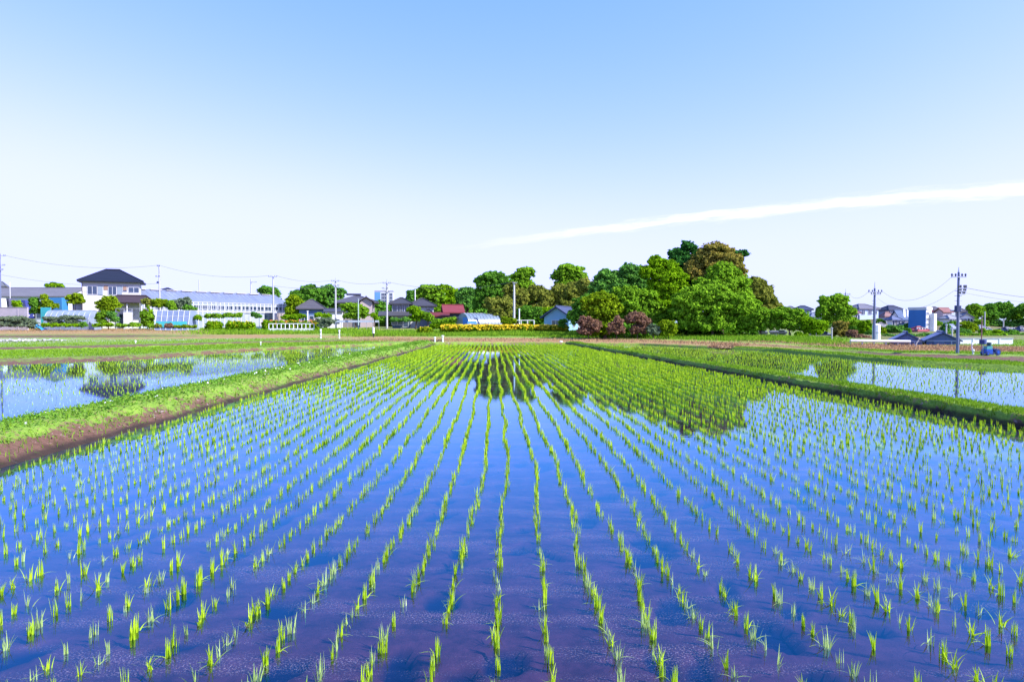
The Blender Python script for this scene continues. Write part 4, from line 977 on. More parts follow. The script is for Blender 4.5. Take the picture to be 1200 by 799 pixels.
rt = MB().box((-w * .1, 0, h + hr + .25), (w * .42, .5, .4)); rt.build('ridge_cap', roofm((.08, .09, .14)), t)
t, w, dep, h, hr = building('apartment_block', 'distant pale apartment tower with its shaded side painted blue above the house roofs', 439, 461, 290, 342, 341, (.66, .70, .78), (.5, .5, .55), 'flat', 9, R(8), 0, wins=[('F', u, z, 1.3, 1.2) for u in (-.05, .12, .38) for z in (.62, .72, .82, .92)], cat='apartment block')
tw = MB().box((w * .1, -2, h + 1.0), (2.6, 3, 2.6)); tw.build('stair_tower', wallm((.66, .70, .78)), t)
bs = MB().box((-w * .34, -dep / 2 - .12, h * .5), (w * .30, .2, h * .98)); bs.build('shade_panel', surf('tower_shade_blue', (.10, .26, .55), var=.2), t)  # shaded side painted as a blue strip on the front
t, w, dep, h, hr = building('tiled_house', 'two storey house with slate grey tiles and teal upper windows beside the arched tunnel', 456, 484, 128, 355.6, 349.4, (.10, .16, .20), (.12, .12, .15), 'hip', 6, 0, .6, wins=[('F', -.22, .82, 1.8, 1.4), ('F', .2, .82, 1.6, 1.4), ('F', -.2, .3, 2.2, 1.6), ('F', .26, .25, 1.0, 1.9)])
lr = roof_mesh(w + 2.6, 1.8, h * .52, .8, .4, 'lean', .14); lr.v = [(x - .8, y - dep / 2 - 1.1, z) for x, y, z in lr.v]; lr.build('lower_roof', roofm((.15, .15, .18)), t)
wg = roof_mesh(4.6, 5, h * .92, 1.4, .5, 'hip', .18); wg.v = [(x + w / 2 + 2.3, y + .5, z) for x, y, z in wg.v]; wg.build('wing_roof', roofm((.13, .13, .17)), t)
wl = MB().box((w / 2 + 2.3, .5, h * .45 - .3), (4.4, 4.6, h * .9 + .5)); wl.build('wing_wall', wallm((.70, .70, .70)), t)
sr = roof_mesh(3.2, 3.6, h * .42, 1.5, .3, 'hip', .16); sr.v = [(x + w / 2 + 3.4, y - 3.4, z) for x, y, z in sr.v]; sr.build('lower_roof', roofm((.10, .11, .17)), t)
sw = MB().box((w / 2 + 3.4, -3.4, h * .18), (3.0, 3.4, h * .44)); sw.build('wing_wall', wallm((.2, .22, .28)), t)
an = MB().tube([(w / 2 + 1, 1, h), (w / 2 + 1, 1, h + 2.8)], .09, 6); an.build('antenna_mast', WHITE, t)
building('porch', 'low lean-to with a thin dark red roof beside the slate tiled house', 503, 527, 122, 370, 365.6, (.10, .11, .15), (.34, .06, .06), 'lean', 3.5, 0, .3, wins=[('F', -.2, .4, 1.2, 1.1), ('F', .25, .4, 1.2, 1.1)], cat='lean-to')
building('barn', 'red tin roofed barn left of the arched plastic tunnel', 519, 545, 126, 365.8, 357.4, (.07, .08, .12), (.48, .10, .12), 'gable', 6, R(10), .4, wins=[('F', .1, .35, 2.0, 1.8, 'door', DARKM)], cat='barn')
t, w, dep, h, hr = building('garden_shed', 'light blue gabled shed with one window at the edge of the grove', 633, 671, 101, 371.5, 359.5, (.28, .52, .74), (.13, .17, .34), 'cross', 8, R(-20), .5, wins=[('F', -.02, .55, 1.2, .9), ('R', -.15, .5, 1.4, 1.0), ('R', .22, .45, 1.0, 1.8, 'door')], cat='shed')

# plastic tunnels and garden frames
PLAST = film('greenhouse_film', (.24, .32, .42), .75)
def tunnel(label, px0, px1, d, top, wid, mat, ribs, name='polytunnel', rz=0.0):
    a = P(px0, 380, d); b = P(px1, 380, d); L = (b.x - a.x - wid * abs(math.sin(rz))) / math.cos(rz); c = (a.x + b.x) / 2; z = gz(c, d)
    t = thing(name, label, 'polytunnel', (c, d + wid / 2 + L / 2 * math.sin(rz), z), rz); hh = P((px0 + px1) / 2, top, d + wid / 2).z - z
    k = 14; ang = np.linspace(0, math.pi, k + 1); prof = [(-wid / 2 * math.cos(q), hh * (math.sin(q) ** .72)) for q in ang]
    nx = 24; V = [(-L / 2 + L * i / nx, y + 0, zz + rng.normal(0, .012)) for i in range(nx + 1) for y, zz in prof]
    Fc = [(i * (k + 1) + j, (i + 1) * (k + 1) + j, (i + 1) * (k + 1) + j + 1, i * (k + 1) + j + 1) for i in range(nx) for j in range(k)]
    fast('cover', V, Fc, mat, t, True)
    for s in (-1, 1):
        e = MB(); e.add([(s * (L / 2 - .02), y, max(zz, .0)) for y, zz in prof], [tuple(range(k + 1))]); e.build('end_panel', mat, t)
    for i in range(ribs):
        x = -L / 2 + L * i / (ribs - 1); r = MB(); r.tube([(x, y * 1.012, zz * 1.012 + .01) for y, zz in prof], .028, 5); r.build('hoop', STEEL, t)
    r = MB().tube([(-L / 2, 0, hh * 1.01), (L / 2, 0, hh * 1.01)], .03, 5); r.build('ridge_pipe', STEEL, t)
    return t, L, hh
t, L, hh = tunnel('arched plastic tunnel with steel hoops and a blue end door behind the yellow flower hedge', 533, 588, 107, 367.2, 4.4, PLAST, 11, rz=R(30))
dm = MB().box((-L / 2 - .05, -.9, hh * .38), (.06, 1.5, hh * .74)); dm.build('door', surf('blue_door', (.05, .20, .55), var=.15), t)
dm = MB().box((-L * .42, -2.32, hh * .28), (1.6, .06, hh * .5)); dm.build('side_panel', surf('blue_door', (.05, .20, .55)), t)
tunnel('low white plastic tunnel behind the pale climbing plants', 51, 103, 111, 363.8, 3.6, film('white_film', (.30, .37, .50), .85), 9)
# square meshed plant house
a = P(181, 380, 110); b = P(220, 380, 110); L = b.x - a.x; c = (a.x + b.x) / 2; z = gz(c, 110); hh = P(204, 363.8, 110).z - z
t = thing('plant_house', 'box shaped plant house of pale mesh with a turquoise lower band', 'plant house', (c, 112, z))
m = MB(); m.add([(-L / 2, -2, 0), (L / 2, -2, 0), (L / 2, -1.2, hh), (-L / 2, -1.2, hh), (-L / 2, 2, 0), (L / 2, 2, 0), (L / 2, 1.2, hh), (-L / 2, 1.2, hh)],
    [(0, 1, 2, 3), (1, 5, 6, 2), (5, 4, 7, 6), (4, 0, 3, 7), (3, 2, 6, 7)]); m.build('cover', film('mesh_film', (.26, .33, .50), .85), t)
tq = MB().box((0, -1.99, hh * .3), (L * .94, .05, hh * .3)); tq.build('lower_band', surf('turquoise_sheet', (.06, .50, .50), rough=.5, scale=1.5, var=.35), t)
for i in range(7):
    x = -L / 2 + L * i / 6; r = MB().tube([(x, -2.03, 0), (x, -1.22, hh + .02), (x, 1.22, hh + .02), (x, 2.03, 0)], .035, 5); r.build('hoop', WHITE, t)
for zz in (.35, .7):
    r = MB().tube([(-L / 2, -2.02 + .8 * zz, hh * zz), (L / 2, -2.02 + .8 * zz, hh * zz)], .025, 5); r.build('rail', WHITE, t)
def frame(label, px0, px1, d, top, dep, n, name='garden_trellis', cat='trellis', r=.035, mat=STEEL, roof=True):
    a = P(px0, 380, d); b = P(px1, 380, d); L = b.x - a.x; c = (a.x + b.x) / 2; z = gz(c, d); hh = P((px0 + px1) / 2, top, d).z - z
    t = thing(name, label, cat, (c, d, z))
    for i in range(n):
        x = -L / 2 + L * i / (n - 1); m = MB()
        m.tube([(x, 0, -.2), (x, 0, hh)], r, 6); m.build('post', mat, t)
    m = MB(); m.tube([(-L / 2, 0, hh), (L / 2, 0, hh)], r, 6); m.build('rail', mat, t)
    if roof:
        for i in range(n):
            x = -L / 2 + L * i / (n - 1); m = MB().tube([(x, 0, hh - .02), (x, dep, hh - .02), (x, dep, -.2)], r, 6); m.build('post', mat, t)
    return t
frame('wire garden frame of thin steel posts in front of the tiled house', 136, 164, 112, 361.5, 2.5, 4)
frame('open pergola of pale posts beside the tall grey post', 603, 626, 103, 375.4, 2.5, 4, 'pergola', 'pergola', .06, WHITE)
t = frame('low white railing under the orange flowers by the parked van', 315, 368, 108, 379.4, 0, 12, 'railing', 'railing', .06, WHITE, roof=False)
L = M_(53, 108); bd = MB()
for zz in (.1, .32): bd.box((0, -.05, zz), (L, .04, .2))
bd.build('board', WHITE, t)
t = frame('white kerbside guard rail running past the roadside poles in front of the houses', 393, 444, 118, 375.6, 0, 8, 'guard_rail', 'guard rail', .04, STEEL, roof=False)
L = M_(51, 118); MB().box((0, -.08, P(418, 376.6, 118).z - t.location.z), (L, .05, .34)).build('rail_band', surf('rail_pale_blue', (.42, .48, .56)), t)
DR = D(1032, 404.6)
t = thing('guard_rail', 'white guard rail beside the reddish dry grass below the hillside houses', 'guard rail', (P(1032, 380, DR).x, DR, gz(P(1032, 380, DR).x, DR)))
L = M_(70, DR); m = MB(); m.tube([(-L / 2, 0, .40), (L / 2, 0, .33)], .11, 8); m.build('rail', WHITE, t)
for i in range(6): MB().tube([(-L / 2 + L * i / 5, .05, -.2), (-L / 2 + L * i / 5, .05, .36)], .06, 6).build('post', STEEL, t)
# walls
for lab, px0, px1, d, top, mt, th in (
    ('grey block wall behind the rambling vegetable plants', -12, 33, 110, 360.6, surf('block_wall', (.42, .38, .40), scale=2, var=.2), .25),
    ('white panel wall in front of the parked van', 287, 311, 121, 367.4, WHITE, .2),
    ('cream wall beside the parked dark van', 325, 333, 121, 366.8, wallm((.72, .58, .48)), .2),
    ('long low white retaining wall along the road below the far wood', 1124, 1186, D(1155, 403.2), 396.6, WHITE, .3)):
    a = P(px0, 380, d); b = P(px1, 380, d); c = (a.x + b.x) / 2; z = gz(c, d); hh = P((px0 + px1) / 2, top, d).z - z
    t = thing('garden_wall', lab, 'wall', (c, d, z)); L = b.x - a.x; t['kind'] = 'thing'
    MB().box((0, 0, hh / 2 - .2), (L, th, hh + .4)).build('wall', mt, t); MB().box((0, 0, hh + .04), (L + .06, th + .1, .08)).build('coping', CONC, t)
    for i in range(max(2, int(L / 2.2))):
        x = -L / 2 + (i + .5) * L / max(2, int(L / 2.2)); MB().box((x, -th / 2 - .02, hh / 2 - .02), (.12, .04, hh * .96)).build('pier', mt, t)
# turquoise panel and blue tarp in the garden
t = thing('net_panel', 'turquoise netting panel on posts behind the low plastic tunnel', 'panel', (P(54, 380, 114).x, 114, gz(P(54, 380, 114).x, 114)))
zt = P(54, 360, 114).z - t.location.z
MB().box((0, 0, zt * .6), (1.7, .05, zt * .78)).build('net', surf('turquoise_net', (.05, .42, .42), var=.2), t)
for s in (-1, 1): MB().tube([(s * .85, .04, -.2), (s * .85, .04, zt)], .04, 6).build('post', STEEL, t)
t = thing('tarpaulin', 'crumpled bright blue tarpaulin between the vegetable plants and the tunnel', 'tarpaulin', (P(43, 380, 108).x, 108, gz(P(43, 380, 108).x, 108)))
nx = 14; q = [(-1.3 + 2.6 * i / nx, -.6 + 1.2 * j / nx, max(.05, 1.1 * (1 - abs(i / nx - .4) * 1.3) * (1 - .7 * abs(j / nx - .5)) + rng.normal(0, .09))) for i in range(nx + 1) for j in range(nx + 1)]
fast('sheet', q, [(i * 15 + j, (i + 1) * 15 + j, (i + 1) * 15 + j + 1, i * 15 + j + 1) for i in range(nx) for j in range(nx)], surf('blue_tarp', (.04, .28, .62), rough=.5, var=.25), t)

# flower beds
FLY = surf('yellow_petal', (.62, .45, .002), rough=.8, var=.25, scale=5); FLO = surf('orange_petal', (.70, .24, .04), rough=.8, var=.25, scale=5)
def bed_of(label, px0, px1, d, top, mat, dens, bushm=LIME, dep=1.2, name='flower_bed', fsize=.13, green=.4):
    a = P(px0, 380, d); b = P(px1, 380, d); L = b.x - a.x; c = (a.x + b.x) / 2; z = gz(c, d); hh = max(.35, P((px0 + px1) / 2, top, d).z - z)
    t = thing(name, label, 'flower bed', (c, d, z)); n = int(L / .8) + 2
    lob = [(-L / 2 + L * (i + .5) / n + rng.normal(0, .1), rng.normal(0, .15), hh * .42, .62, dep * .5, hh * .5 * rng.uniform(.85, 1.1)) for i in range(n)]
    V, Fc = leafset(lob, .17); V[:, 2] = np.maximum(V[:, 2], -.1); fast('foliage', V, Fc, bushm, t)
    k = int(L * dens); p = np.column_stack([rng.uniform(-L / 2, L / 2, k), rng.normal(0, dep * .3, k), np.zeros(k)])
    tops = np.array([l[2] + l[5] for l in lob]); xs = np.array([l[0] for l in lob])
    p[:, 2] = np.interp(p[:, 0], xs, tops) * rng.uniform(green, 1.12, k); p[:, 1] -= dep * .18 * (1.2 - p[:, 2] / hh)
    V, Fc = cards(p, fsize, np.array([[0, -.5, .8]]), .8, 1.1); o = fast('flowers', V, Fc, mat, t); o['kind'] = 'stuff'
    return t
bed_of('long bright yellow flower hedge on the bank before the tunnel and blue shed', 517, 664, 97, 380.6, FLY, 520, YELG, 1.4, 'flower_hedge', .19, .35)
bed_of('small isolated yellow flower clump on the bank left of the yellow hedge', 492, 502, 97, 382.6, FLY, 120, YELG, .8, fsize=.14)
bed_of('yellow flowering border in the vegetable garden by the dark hedge', 266, 297, 110, 376, FLY, 70, LIME, 1.2)
bed_of('smaller yellow flowering patch beside the round light green bush', 243, 257, 110, 375.5, FLY, 60, LIME, 1.2)
bed_of('row of orange flowers above the low white railing', 308, 374, 112, 374.6, FLO, 110, LIME, .7)
bed_of('orange and yellow blossoms beside the tiled house carport', 169, 178, 115, 359.5, FLO, 60, LIME, .9)
bed_of('red orange flowers at the foot of the arched plastic tunnel', 548, 575, 103.5, 379.6, FLO, 45, LIME, .7)
bed_of('yellow shrubs low behind the red porch roof', 508, 531, 112, 377, FLY, 40, LIME, .8)

# ------------------------------------------------------------------ vehicles
def car(label, px0, px1, d, top, c, van=False, flip=False, name='parked_car', cat='car'):
    a = P(px0, 380, d); b = P(px1, 380, d); L = b.x - a.x; x0 = (a.x + b.x) / 2; z = gz(x0, d); hh = max(1.2, P((px0 + px1) / 2, top, d).z - z)
    t = thing(name, label, cat, (x0, d, z), math.pi if flip else 0); W_ = 1.65
    if van: pr = [(-.5, .18), (-.5, .92), (-.46, 1.0), (.24, 1.0), (.36, .62), (.48, .52), (.5, .2)]
    else: pr = [(-.5, .2), (-.5, .55), (-.44, .6), (-.32, .97), (-.2, 1.0), (.1, 1.0), (.26, .62), (.47, .52), (.5, .2)]
    m = MB(); m.prism([(x * L, y * hh) for x, y in pr], -W_ / 2, W_ / 2); m.build('body', surf('car_paint_%d' % int(sum(c) * 100), c, rough=.25, var=.08, spec=.7), t)
    for s in (-1, 1):
        g = MB()
        q = [(-.42, .62), (-.42, .9), (.2, .9), (.3, .62)] if van else [(-.36, .62), (-.28, .9), (.08, .9), (.2, .62)]
        g.add([(x * L, s * (W_ / 2 + .012), y * hh) for x, y in q] + [(x * L, s * (W_ / 2 - .03), y * hh) for x, y in q], [(0, 1, 2, 3), (4, 5, 6, 7), (0, 1, 5, 4), (1, 2, 6, 5), (2, 3, 7, 6), (3, 0, 4, 7)]); g.build('window', PANE, t)
        for x in (-.31, .30):
            w_ = MB(); w_.tube([(x * L, s * (W_ / 2 - .12), .3), (x * L, s * (W_ / 2 + .06), .3)], .3, 14); wo_ = w_.build('wheel', surf('tyre', (.02, .02, .022), rough=.8), t)
            r_ = MB().tube([(x * L, s * (W_ / 2 + .05), .3), (x * L, s * (W_ / 2 + .075), .3)], .17, 10); r_.build('rim', STEEL, wo_)
        MB().box((.5 * L, s * .58, .47 * hh), (.06, .3, .16)).build('headlight', surf('lamp_glass', (.75, .76, .78), rough=.1), t)
    return t
car('dark navy van parked by the roadside pole in front of the long glasshouse', 312, 326, 119, 366.4, (.03, .04, .08), True)
car('white van parked at the far left end of the row under the long hall', -6, 7, 124, 349.5, (.72, .72, .74), True)
car('dark grey car parked right of the white van under the long hall', 6, 15, 126, 349.8, (.08, .08, .12), True, True)
car('navy blue car parked behind the small round green tree', 24, 37, 123, 352.0, (.03, .04, .20), True)
car('white car half hidden behind the grey green shrub near the white railing', 368, 383, 124, 371.4, (.75, .75, .76), False)
t = thing('box_truck', 'truck with a blue cargo box parked between the cone shaped tree and the tiled house', 'truck', (P(70, 380, 122).x, 122, gz(P(70, 380, 122).x, 122)))
zt = P(70, 349, 122).z - t.location.z
BLUE = surf('blue_box', (.04, .20, .42), rough=.5, var=.15)
MB().box((-.4, 0, .6 + (zt - .6) / 2), (2.9, 1.7, zt - .6), 0, .05).build('cargo_box', BLUE, t)
m = MB(); m.prism([(1.1, .4), (1.1, 1.95), (1.6, 1.95), (1.95, 1.2), (2.0, .4)], -.8, .8); cb = m.build('cab', surf('dark_cab', (.05, .07, .14), rough=.3), t)
MB().box((1.45, -.82, 1.55), (.5, .03, .5)).build('window', PANE, cb)
for x in (-1.2, 1.5):
    for s in (-1, 1): MB().tube([(x, s * .62, .35), (x, s * .85, .35)], .35, 14).build('wheel', MAT['tyre'], t)

# ------------------------------------------------------------------ right side: sheds, the hill town
SHEDW = surf('blue_sheet_wall', (.07, .11, .24), rough=.6, scale=1.4, var=.3, stretch=(6, 6, 1)); SHEDR = surf('blue_sheet_roof', (.04, .08, .20), rough=.4, scale=2, var=.25)
for lab, px0, px1, eave, ridge, rz in (('left one of the two dark blue gabled sheds behind the dry grass', 1042, 1084, 399.5, 389.6, R(-6)),
                                       ('wider one of the two dark blue gabled sheds, right beside the roadside pole', 1083, 1128, 399, 389.2, R(-6))):
    d = D((px0 + px1) / 2, 404.2); w = M_(px1 - px0, d) * .86 - .36; c = P((px0 + px1) / 2, 380, d); z = gz(c.x, d + 2) - .05; rz = R(-27)
    t = thing('field_shed', lab, 'shed', (c.x - math.sin(rz) * 2.5, d + math.cos(rz) * 2.5, z), rz); h = P(0, eave, d).z - z; hr = P(0, ridge, d).z - z - h
    wall_mesh(w, 5, h, hr, 'cross').build('wall', SHEDW, t); roof_mesh(w, 5, h, hr, .18, 'cross', .1).build('roof', SHEDR, t)
    m = MB()
    for x in (-.25, .0, .25): m.box((x * w, -2.53, h * .45), (.08, .05, h * .9))
    m.box((0, -2.535, h * .93), (w * .98, .05, .09)); m.build('post_frame', surf('shed_post', (.28, .33, .48), var=.2), t)
    opening(t, 'F', w, 5, -.12 * w, h * .42, .8, h * .75, 'door', False, surf('shed_door', (.10, .14, .27), var=.2))
hill_list = [
 ('pale blue grey house with a wide flat hip roof, highest on the hill', 1000, 1036, 175, 361.5, 356.6, (.42, .52, .66), (.20, .20, .25), 'hip', 0),
 ('small house with a dusty purple roof at the left foot of the hill town', 992, 1010, 150, 366.5, 361.8, (.62, .62, .66), (.30, .17, .20), 'hip', 0),
 ('dark navy roofed house second along the hilltop', 1036, 1064, 180, 363, 358.2, (.20, .24, .36), (.05, .06, .11), 'hip', 0),
 ('house with a faded brown red roof below the navy hilltop house', 1034, 1050, 158, 370.5, 366, (.42, .46, .56), (.34, .20, .19), 'hip', 0),
 ('low house with a bright white front in mid slope', 1042, 1058, 138, 374.2, 370.6, (.80, .80, .80), (.16, .20, .34), 'hip', 0),
 ('house with a steep dark blue roof carrying two pale tubes', 1049, 1074, 148, 374.5, 363.4, (.78, .78, .78), (.06, .12, .26), 'gable', 0),
 ('dark red roofed house touching the blue block on the hilltop', 1076, 1094, 172, 364.4, 360.6, (.26, .24, .32), (.38, .08, .10), 'hip', 0),
 ('small dark roofed house behind the white block', 1091, 1102, 182, 362.8, 359.8, (.30, .32, .38), (.10, .10, .14), 'hip', 0),
 ('small white house with a low red roof below the blue block', 1070, 1091, 116, 387, 383.2, (.78, .76, .76), (.45, .12, .14), 'hip', 0),
 ('beige pink house with a brown roof right of the white block', 1100, 1120, 170, 365.4, 360.8, (.62, .50, .48), (.30, .14, .13), 'gable', 0),
 ('small dark hipped roof right of the beige pink house', 1122, 1133, 178, 364.8, 361.8, (.50, .48, .46), (.08, .08, .11), 'hip', 0),
 ('white stepped house with balconies behind the roadside pole', 1106, 1128, 150, 373, 369.4, (.80, .79, .78), (.34, .36, .42), 'hip', 0),
 ('white house with a grey roof at the near end of the far wood', 1123, 1142, 152, 372, 366.6, (.80, .79, .79), (.18, .19, .25), 'cross', R(-12)),
 ('low bluish roofed house in front of the far wood', 1143, 1165, 124, 386.6, 381.8, (.42, .46, .56), (.26, .29, .40), 'hip', 0),
 ('small white house with a dark roof at the foot of the far wood', 1178, 1190, 122, 387, 383.8, (.82, .80, .80), (.09, .10, .15), 'hip', 0),
 ('small white house with a dark roof cut by the photo edge', 1193, 1209, 122, 387, 383.0, (.82, .80, .80), (.10, .11, .18), 'hip', 0),
 ('dark blue roofed house seen over the low tree row', 933, 954, 168, 362.6, 358.6, (.26, .32, .46), (.05, .07, .14), 'hip', 0),
 ('grey roofed house peeping left of the dark blue roof over the tree row', 921, 934, 172, 362.4, 359.2, (.60, .62, .68), (.16, .17, .22), 'hip', 0),
 ('blue walled house between the lone tree and the low tree row', 948, 966, 160, 371, 366.6, (.14, .24, .44), (.20, .24, .34), 'hip', 0),
 ('tiny white house with a slate roof just left of the blue block', 1059, 1071, 136, 381, 377.6, (.82, .81, .80), (.14, .16, .24), 'hip', 0),
 ('cream house with a grey roof below the faded brown red roof', 1028, 1042, 132, 382.6, 378.6, (.74, .70, .64), (.22, .22, .26), 'hip', 0),
 ('white house with a pale blue roof right of the white block', 1109, 1122, 128, 384.6, 380.2, (.82, .81, .80), (.26, .32, .46), 'gable', 0),
 ('pink walled house low on the slope behind the roadside pole', 1117, 1130, 140, 381, 377.2, (.66, .52, .50), (.20, .16, .17), 'hip', 0),
 ('small red brown roofed house between the navy and the tubed roofs', 1060, 1074, 168, 366.4, 363.0, (.66, .62, .60), (.34, .15, .13), 'hip', 0),
 ('pale house with a dark gable at the foot of the slope by the tank', 1034, 1047, 116, 388, 383.6, (.78, .77, .76), (.12, .13, .18), 'gable', 0)]
for lab, px0, px1, d, eave, ridge, wc, rc, kd, rz in hill_list:
    wpx = px1 - px0; rz = rz or R(rng.uniform(4, 22))
    ws = [('F', u, .62, 1.1, 1.1) for u in ((-.3, .05, .32) if wpx > 17 else (-.2, .25))]
    if kd == 'gable': ws = [('F', -.25, .5, 1.1, 1.0), ('F', .2, .5, 1.4, 1.0)]
    t, w, dep, h, hr = building('hillside_house', lab, px0, px1, d, eave, ridge, sc3(wc, 1.2), sc3(rc, 1.7), kd, None, rz, .35, wins=ws, group=None)
    if 'pale tubes' in lab:
        for x in (-.1, .22): MB().tube([(x * w, -dep * .42, h + hr * .18), (x * w + 1.0, -dep * .02, h + hr + .15)], .28, 6).build('solar_tube', WHITE, t)
    if 'stepped' in lab:
        for k in range(3): MB().box((w * (.1 - .2 * k), -dep / 2 - .5 - k * .35, h * (.55 - .22 * k)), (w * .7, .9, .5)).build('balcony', WHITE, t)
# the big block: shade painted as a blue left panel, right side white
d = 122; c = P(1092.5, 380, d); z = gz(c.x, d + 4); t = thing('apartment_block', 'tall flat roofed block with a left wall in painted blue shade and a white right wall', 'apartment block', (c.x + 0.2, d + 4, z), R(40))
zt = P(1092, 362.5, d).z - z; wl_, wr_ = 2.7, 2.9
MB().box((0, 0, zt / 2 - 1), (wl_, wr_, zt + 2)).build('wall', surf('white_render', (.66, .67, .70), scale=1.5, var=.07), t)
MB().box((-wl_ / 2 - .06, 0, zt / 2 - 1), (.1, wr_ + .02, zt + 1.9)).build('shade_panel', surf('side_shade_blue', (.035, .16, .42), scale=1.2, var=.15), t)
roof_mesh(wl_, wr_, zt, 0, .12, 'flat').build('roof', wallm((.7, .71, .75)), t)
MB().box((wl_ / 2 - .55, -wr_ / 2 - .42, zt * .41 - 1), (1.3, .8, zt * .82 + 2)).build('stair_tower', MAT['white_render'], t)
for zf in (.3, .55, .82):
    for u in (-.95, -.35): opening(t, 'F', wl_, wr_, u, zt * zf, .42, .5)
# low sheds under the grove's outer trees
for lab, px0, px1, top in (('pale grey shed wall under the low dense grove tree', 880, 900, 388.5), ('pale grey shed between the two low rounded trees', 903, 922, 388.2), ('pale blue shed wall beside the lone tree trunk', 950, 974, 391)):
    building('pale_shed', lab, px0, px1, 89, top + .6, top - .8, (.50, .53, .62), (.3, .32, .38), 'lean', 3, 0, .15, wins=[('F', .2, .45, .8, .9)], cat='shed')
# slim white silo tank and grey posts among the hill houses
DT = D(1027, 400.5)
t = thing('water_tank', 'slim upright white tank beside the hillside utility pole', 'tank', (P(1027, 380, DT).x, DT, gz(P(1027, 380, DT).x, DT)))
zt = P(1027, 379, DT).z - t.location.z
m = MB(); m.tube([(0, 0, -.1), (0, 0, zt * .92), (0, 0, zt)], [.36, .36, .12], 12); m.build('tank', WHITE, t); MB().tube([(0, 0, zt * .5), (0, 0, zt * .53)], .38, 12).build('band', STEEL, t)

# ------------------------------------------------------------------ utility poles and wires
POLEC = surf('pole_concrete', (.42, .42, .44), rough=.8, scale=3, var=.12); POLED = surf('pole_dark_steel', (.12, .15, .24), rough=.5, scale=3, var=.2)
INS = surf('insulator', (.10, .11, .13), rough=.4)
POLES = {}
def pole(key, label, px, d, top, mat, r=.13, arms=(), tr=None, spike=0.0, lamp=False, steps=True):
    b = P(px, 380, d); z = gz(b.x, b.y); hh = P(px, top, d).z - z
    t = thing('utility_pole', label, 'utility pole', (b.x, b.y, z)); POLES[key] = (b.x, b.y, z, hh)
    MB().tube([(0, 0, -.3), (0, 0, hh * .5), (0, 0, hh)], [r * 1.15, r, r * .78], 10).build('shaft', mat, t)
    if spike: MB().tube([(0, 0, hh), (0, 0, hh + spike)], [.05, .02], 6).build('lightning_spike', STEEL, t)
    for zf, L, off in arms:
        a = MB().box((off, -.02 - r, zf * hh), (L, .07, .07)).build('crossarm', STEEL, t)
        for k in (-1, -.45, .5, 1):
            i = MB().tube([(off + k * L * .46, -r, zf * hh + .04), (off + k * L * .46, -r, zf * hh + .13), (off + k * L * .46, -r, zf * hh + .22)], [.03, .065, .045], 8); i.build('insulator', INS, a)
    if tr:
        zf, s = tr; q = MB().box((-(r + s * .5) * .6, -(r + s * .5) * .8, zf * hh), (s, s * .8, s * 1.15), 0, .05); q.build('transformer', surf('transformer_grey', (.04, .06, .14), rough=.5), t)
        MB().box((-s * .9, -r, zf * hh - s * .35), (s * 1.4, .08, .08)).build('bracket', STEEL, t)
    if steps:
        m = MB()
        for k in range(8): m.tube([(-r - .16, 0, hh * (.35 + .06 * k)), (r + .16, 0, hh * (.35 + .06 * k))], .014, 4)
        m.build('step_bolt_ladder', STEEL, t)
    if lamp: MB().tube([(0, 0, hh * .6), (-.6, -.2, hh * .62), (-.9, -.25, hh * .6)], .05, 6).build('lamp_arm', STEEL, t)
    return t
pole('r1', 'nearest tall dark utility pole with a transformer at the edge of the right paddy', 1122.5, D(1122.5, 414.2), 319, POLED, .085, [(.94, .95, -.05), (.80, .5, .2), (.765, .45, .2), (.73, .4, .16)], (.55, .34), .32)
pole('r2', 'dark utility pole in front of the hillside houses with a double crossarm', 1024.5, D(1024.5, 401.5), 338, POLED, .11, [(.93, 1.3, 0), (.89, .9, .05)], None, .6)
pole('r3', 'utility pole top standing behind the lone open crowned tree', 990.5, 118, 343, POLED, .11, [(.95, 1.5, 0), (.90, 1.0, 0)], None, .7)
pole('l0', 'utility pole cut by the left photo edge above the long hall', 1.0, 118, 297, POLED, .16, [(.965, 1.3, .5), (.84, 1.3, .4), (.78, .8, .3)], (.70, .6), .4)
pole('l1', 'slim pale utility pole between the tiled house and the long glasshouse', 187.5, 125, 311, POLEC, .14, [(.985, .5, -.1), (.82, .7, -.25)], (.73, .32), 0)
pole('l2', 'pale utility pole standing in front of the glasshouse gable end', 320.5, 118, 323.5, POLEC, .15, [(.985, 1.5, 0)], None, 0)
pole('l3', 'pale utility pole with two crossarms right of the low grey pyramid roof', 393.5, 126, 328, POLEC, .16, [(.97, 1.4, 0), (.88, 1.0, .2)], None, .4)
pole('l4', 'pale utility pole with a wide crossarm beside the slate tiled two storey house', 453.5, 124, 330.5, POLEC, .16, [(.97, 1.4, 0), (.86, 1.1, -.3), (.78, .8, .1)], None, .5)
pole('c1', 'bare grey concrete pole without arms in front of the olive thicket', 602.5, 106, 331, surf('pole_pale', (.50, .50, .50), var=.12), .16, [(.985, .7, .1)], None, 0)
pole('b1', 'distant bare pole behind the left half of the glasshouse roof', 234, 185, 328, POLEC, .16, [], None, 0, steps=False)
pole('b2', 'distant pole with one arm behind the right half of the glasshouse roof', 294.5, 185, 327, POLEC, .18, [(.93, 1.4, .9)], None, 0, steps=False)
def post(label, px, d, top, r, mat, name='post', cat='post', cap=None, px2=None):
    b = P(px, 380, d); z = gz(b.x, b.y); hh = P(px, top, d).z - z
    t = thing(name, label, cat, (b.x, b.y, z)); dx = 0 if px2 is None else P(px2, 380, d).x - b.x
    MB().tube([(0, 0, -.25), (dx * .5, 0, hh * .5), (dx, 0, hh)], [r, r, r * .9], 10).build('shaft', mat, t)
    if cap: MB().tube([(dx, 0, hh - .02), (dx, 0, hh + .06), (dx, 0, hh + .10)], [r * 1.5, r * 1.5, r * .8], 10).build('cap', cap, t)
    return t
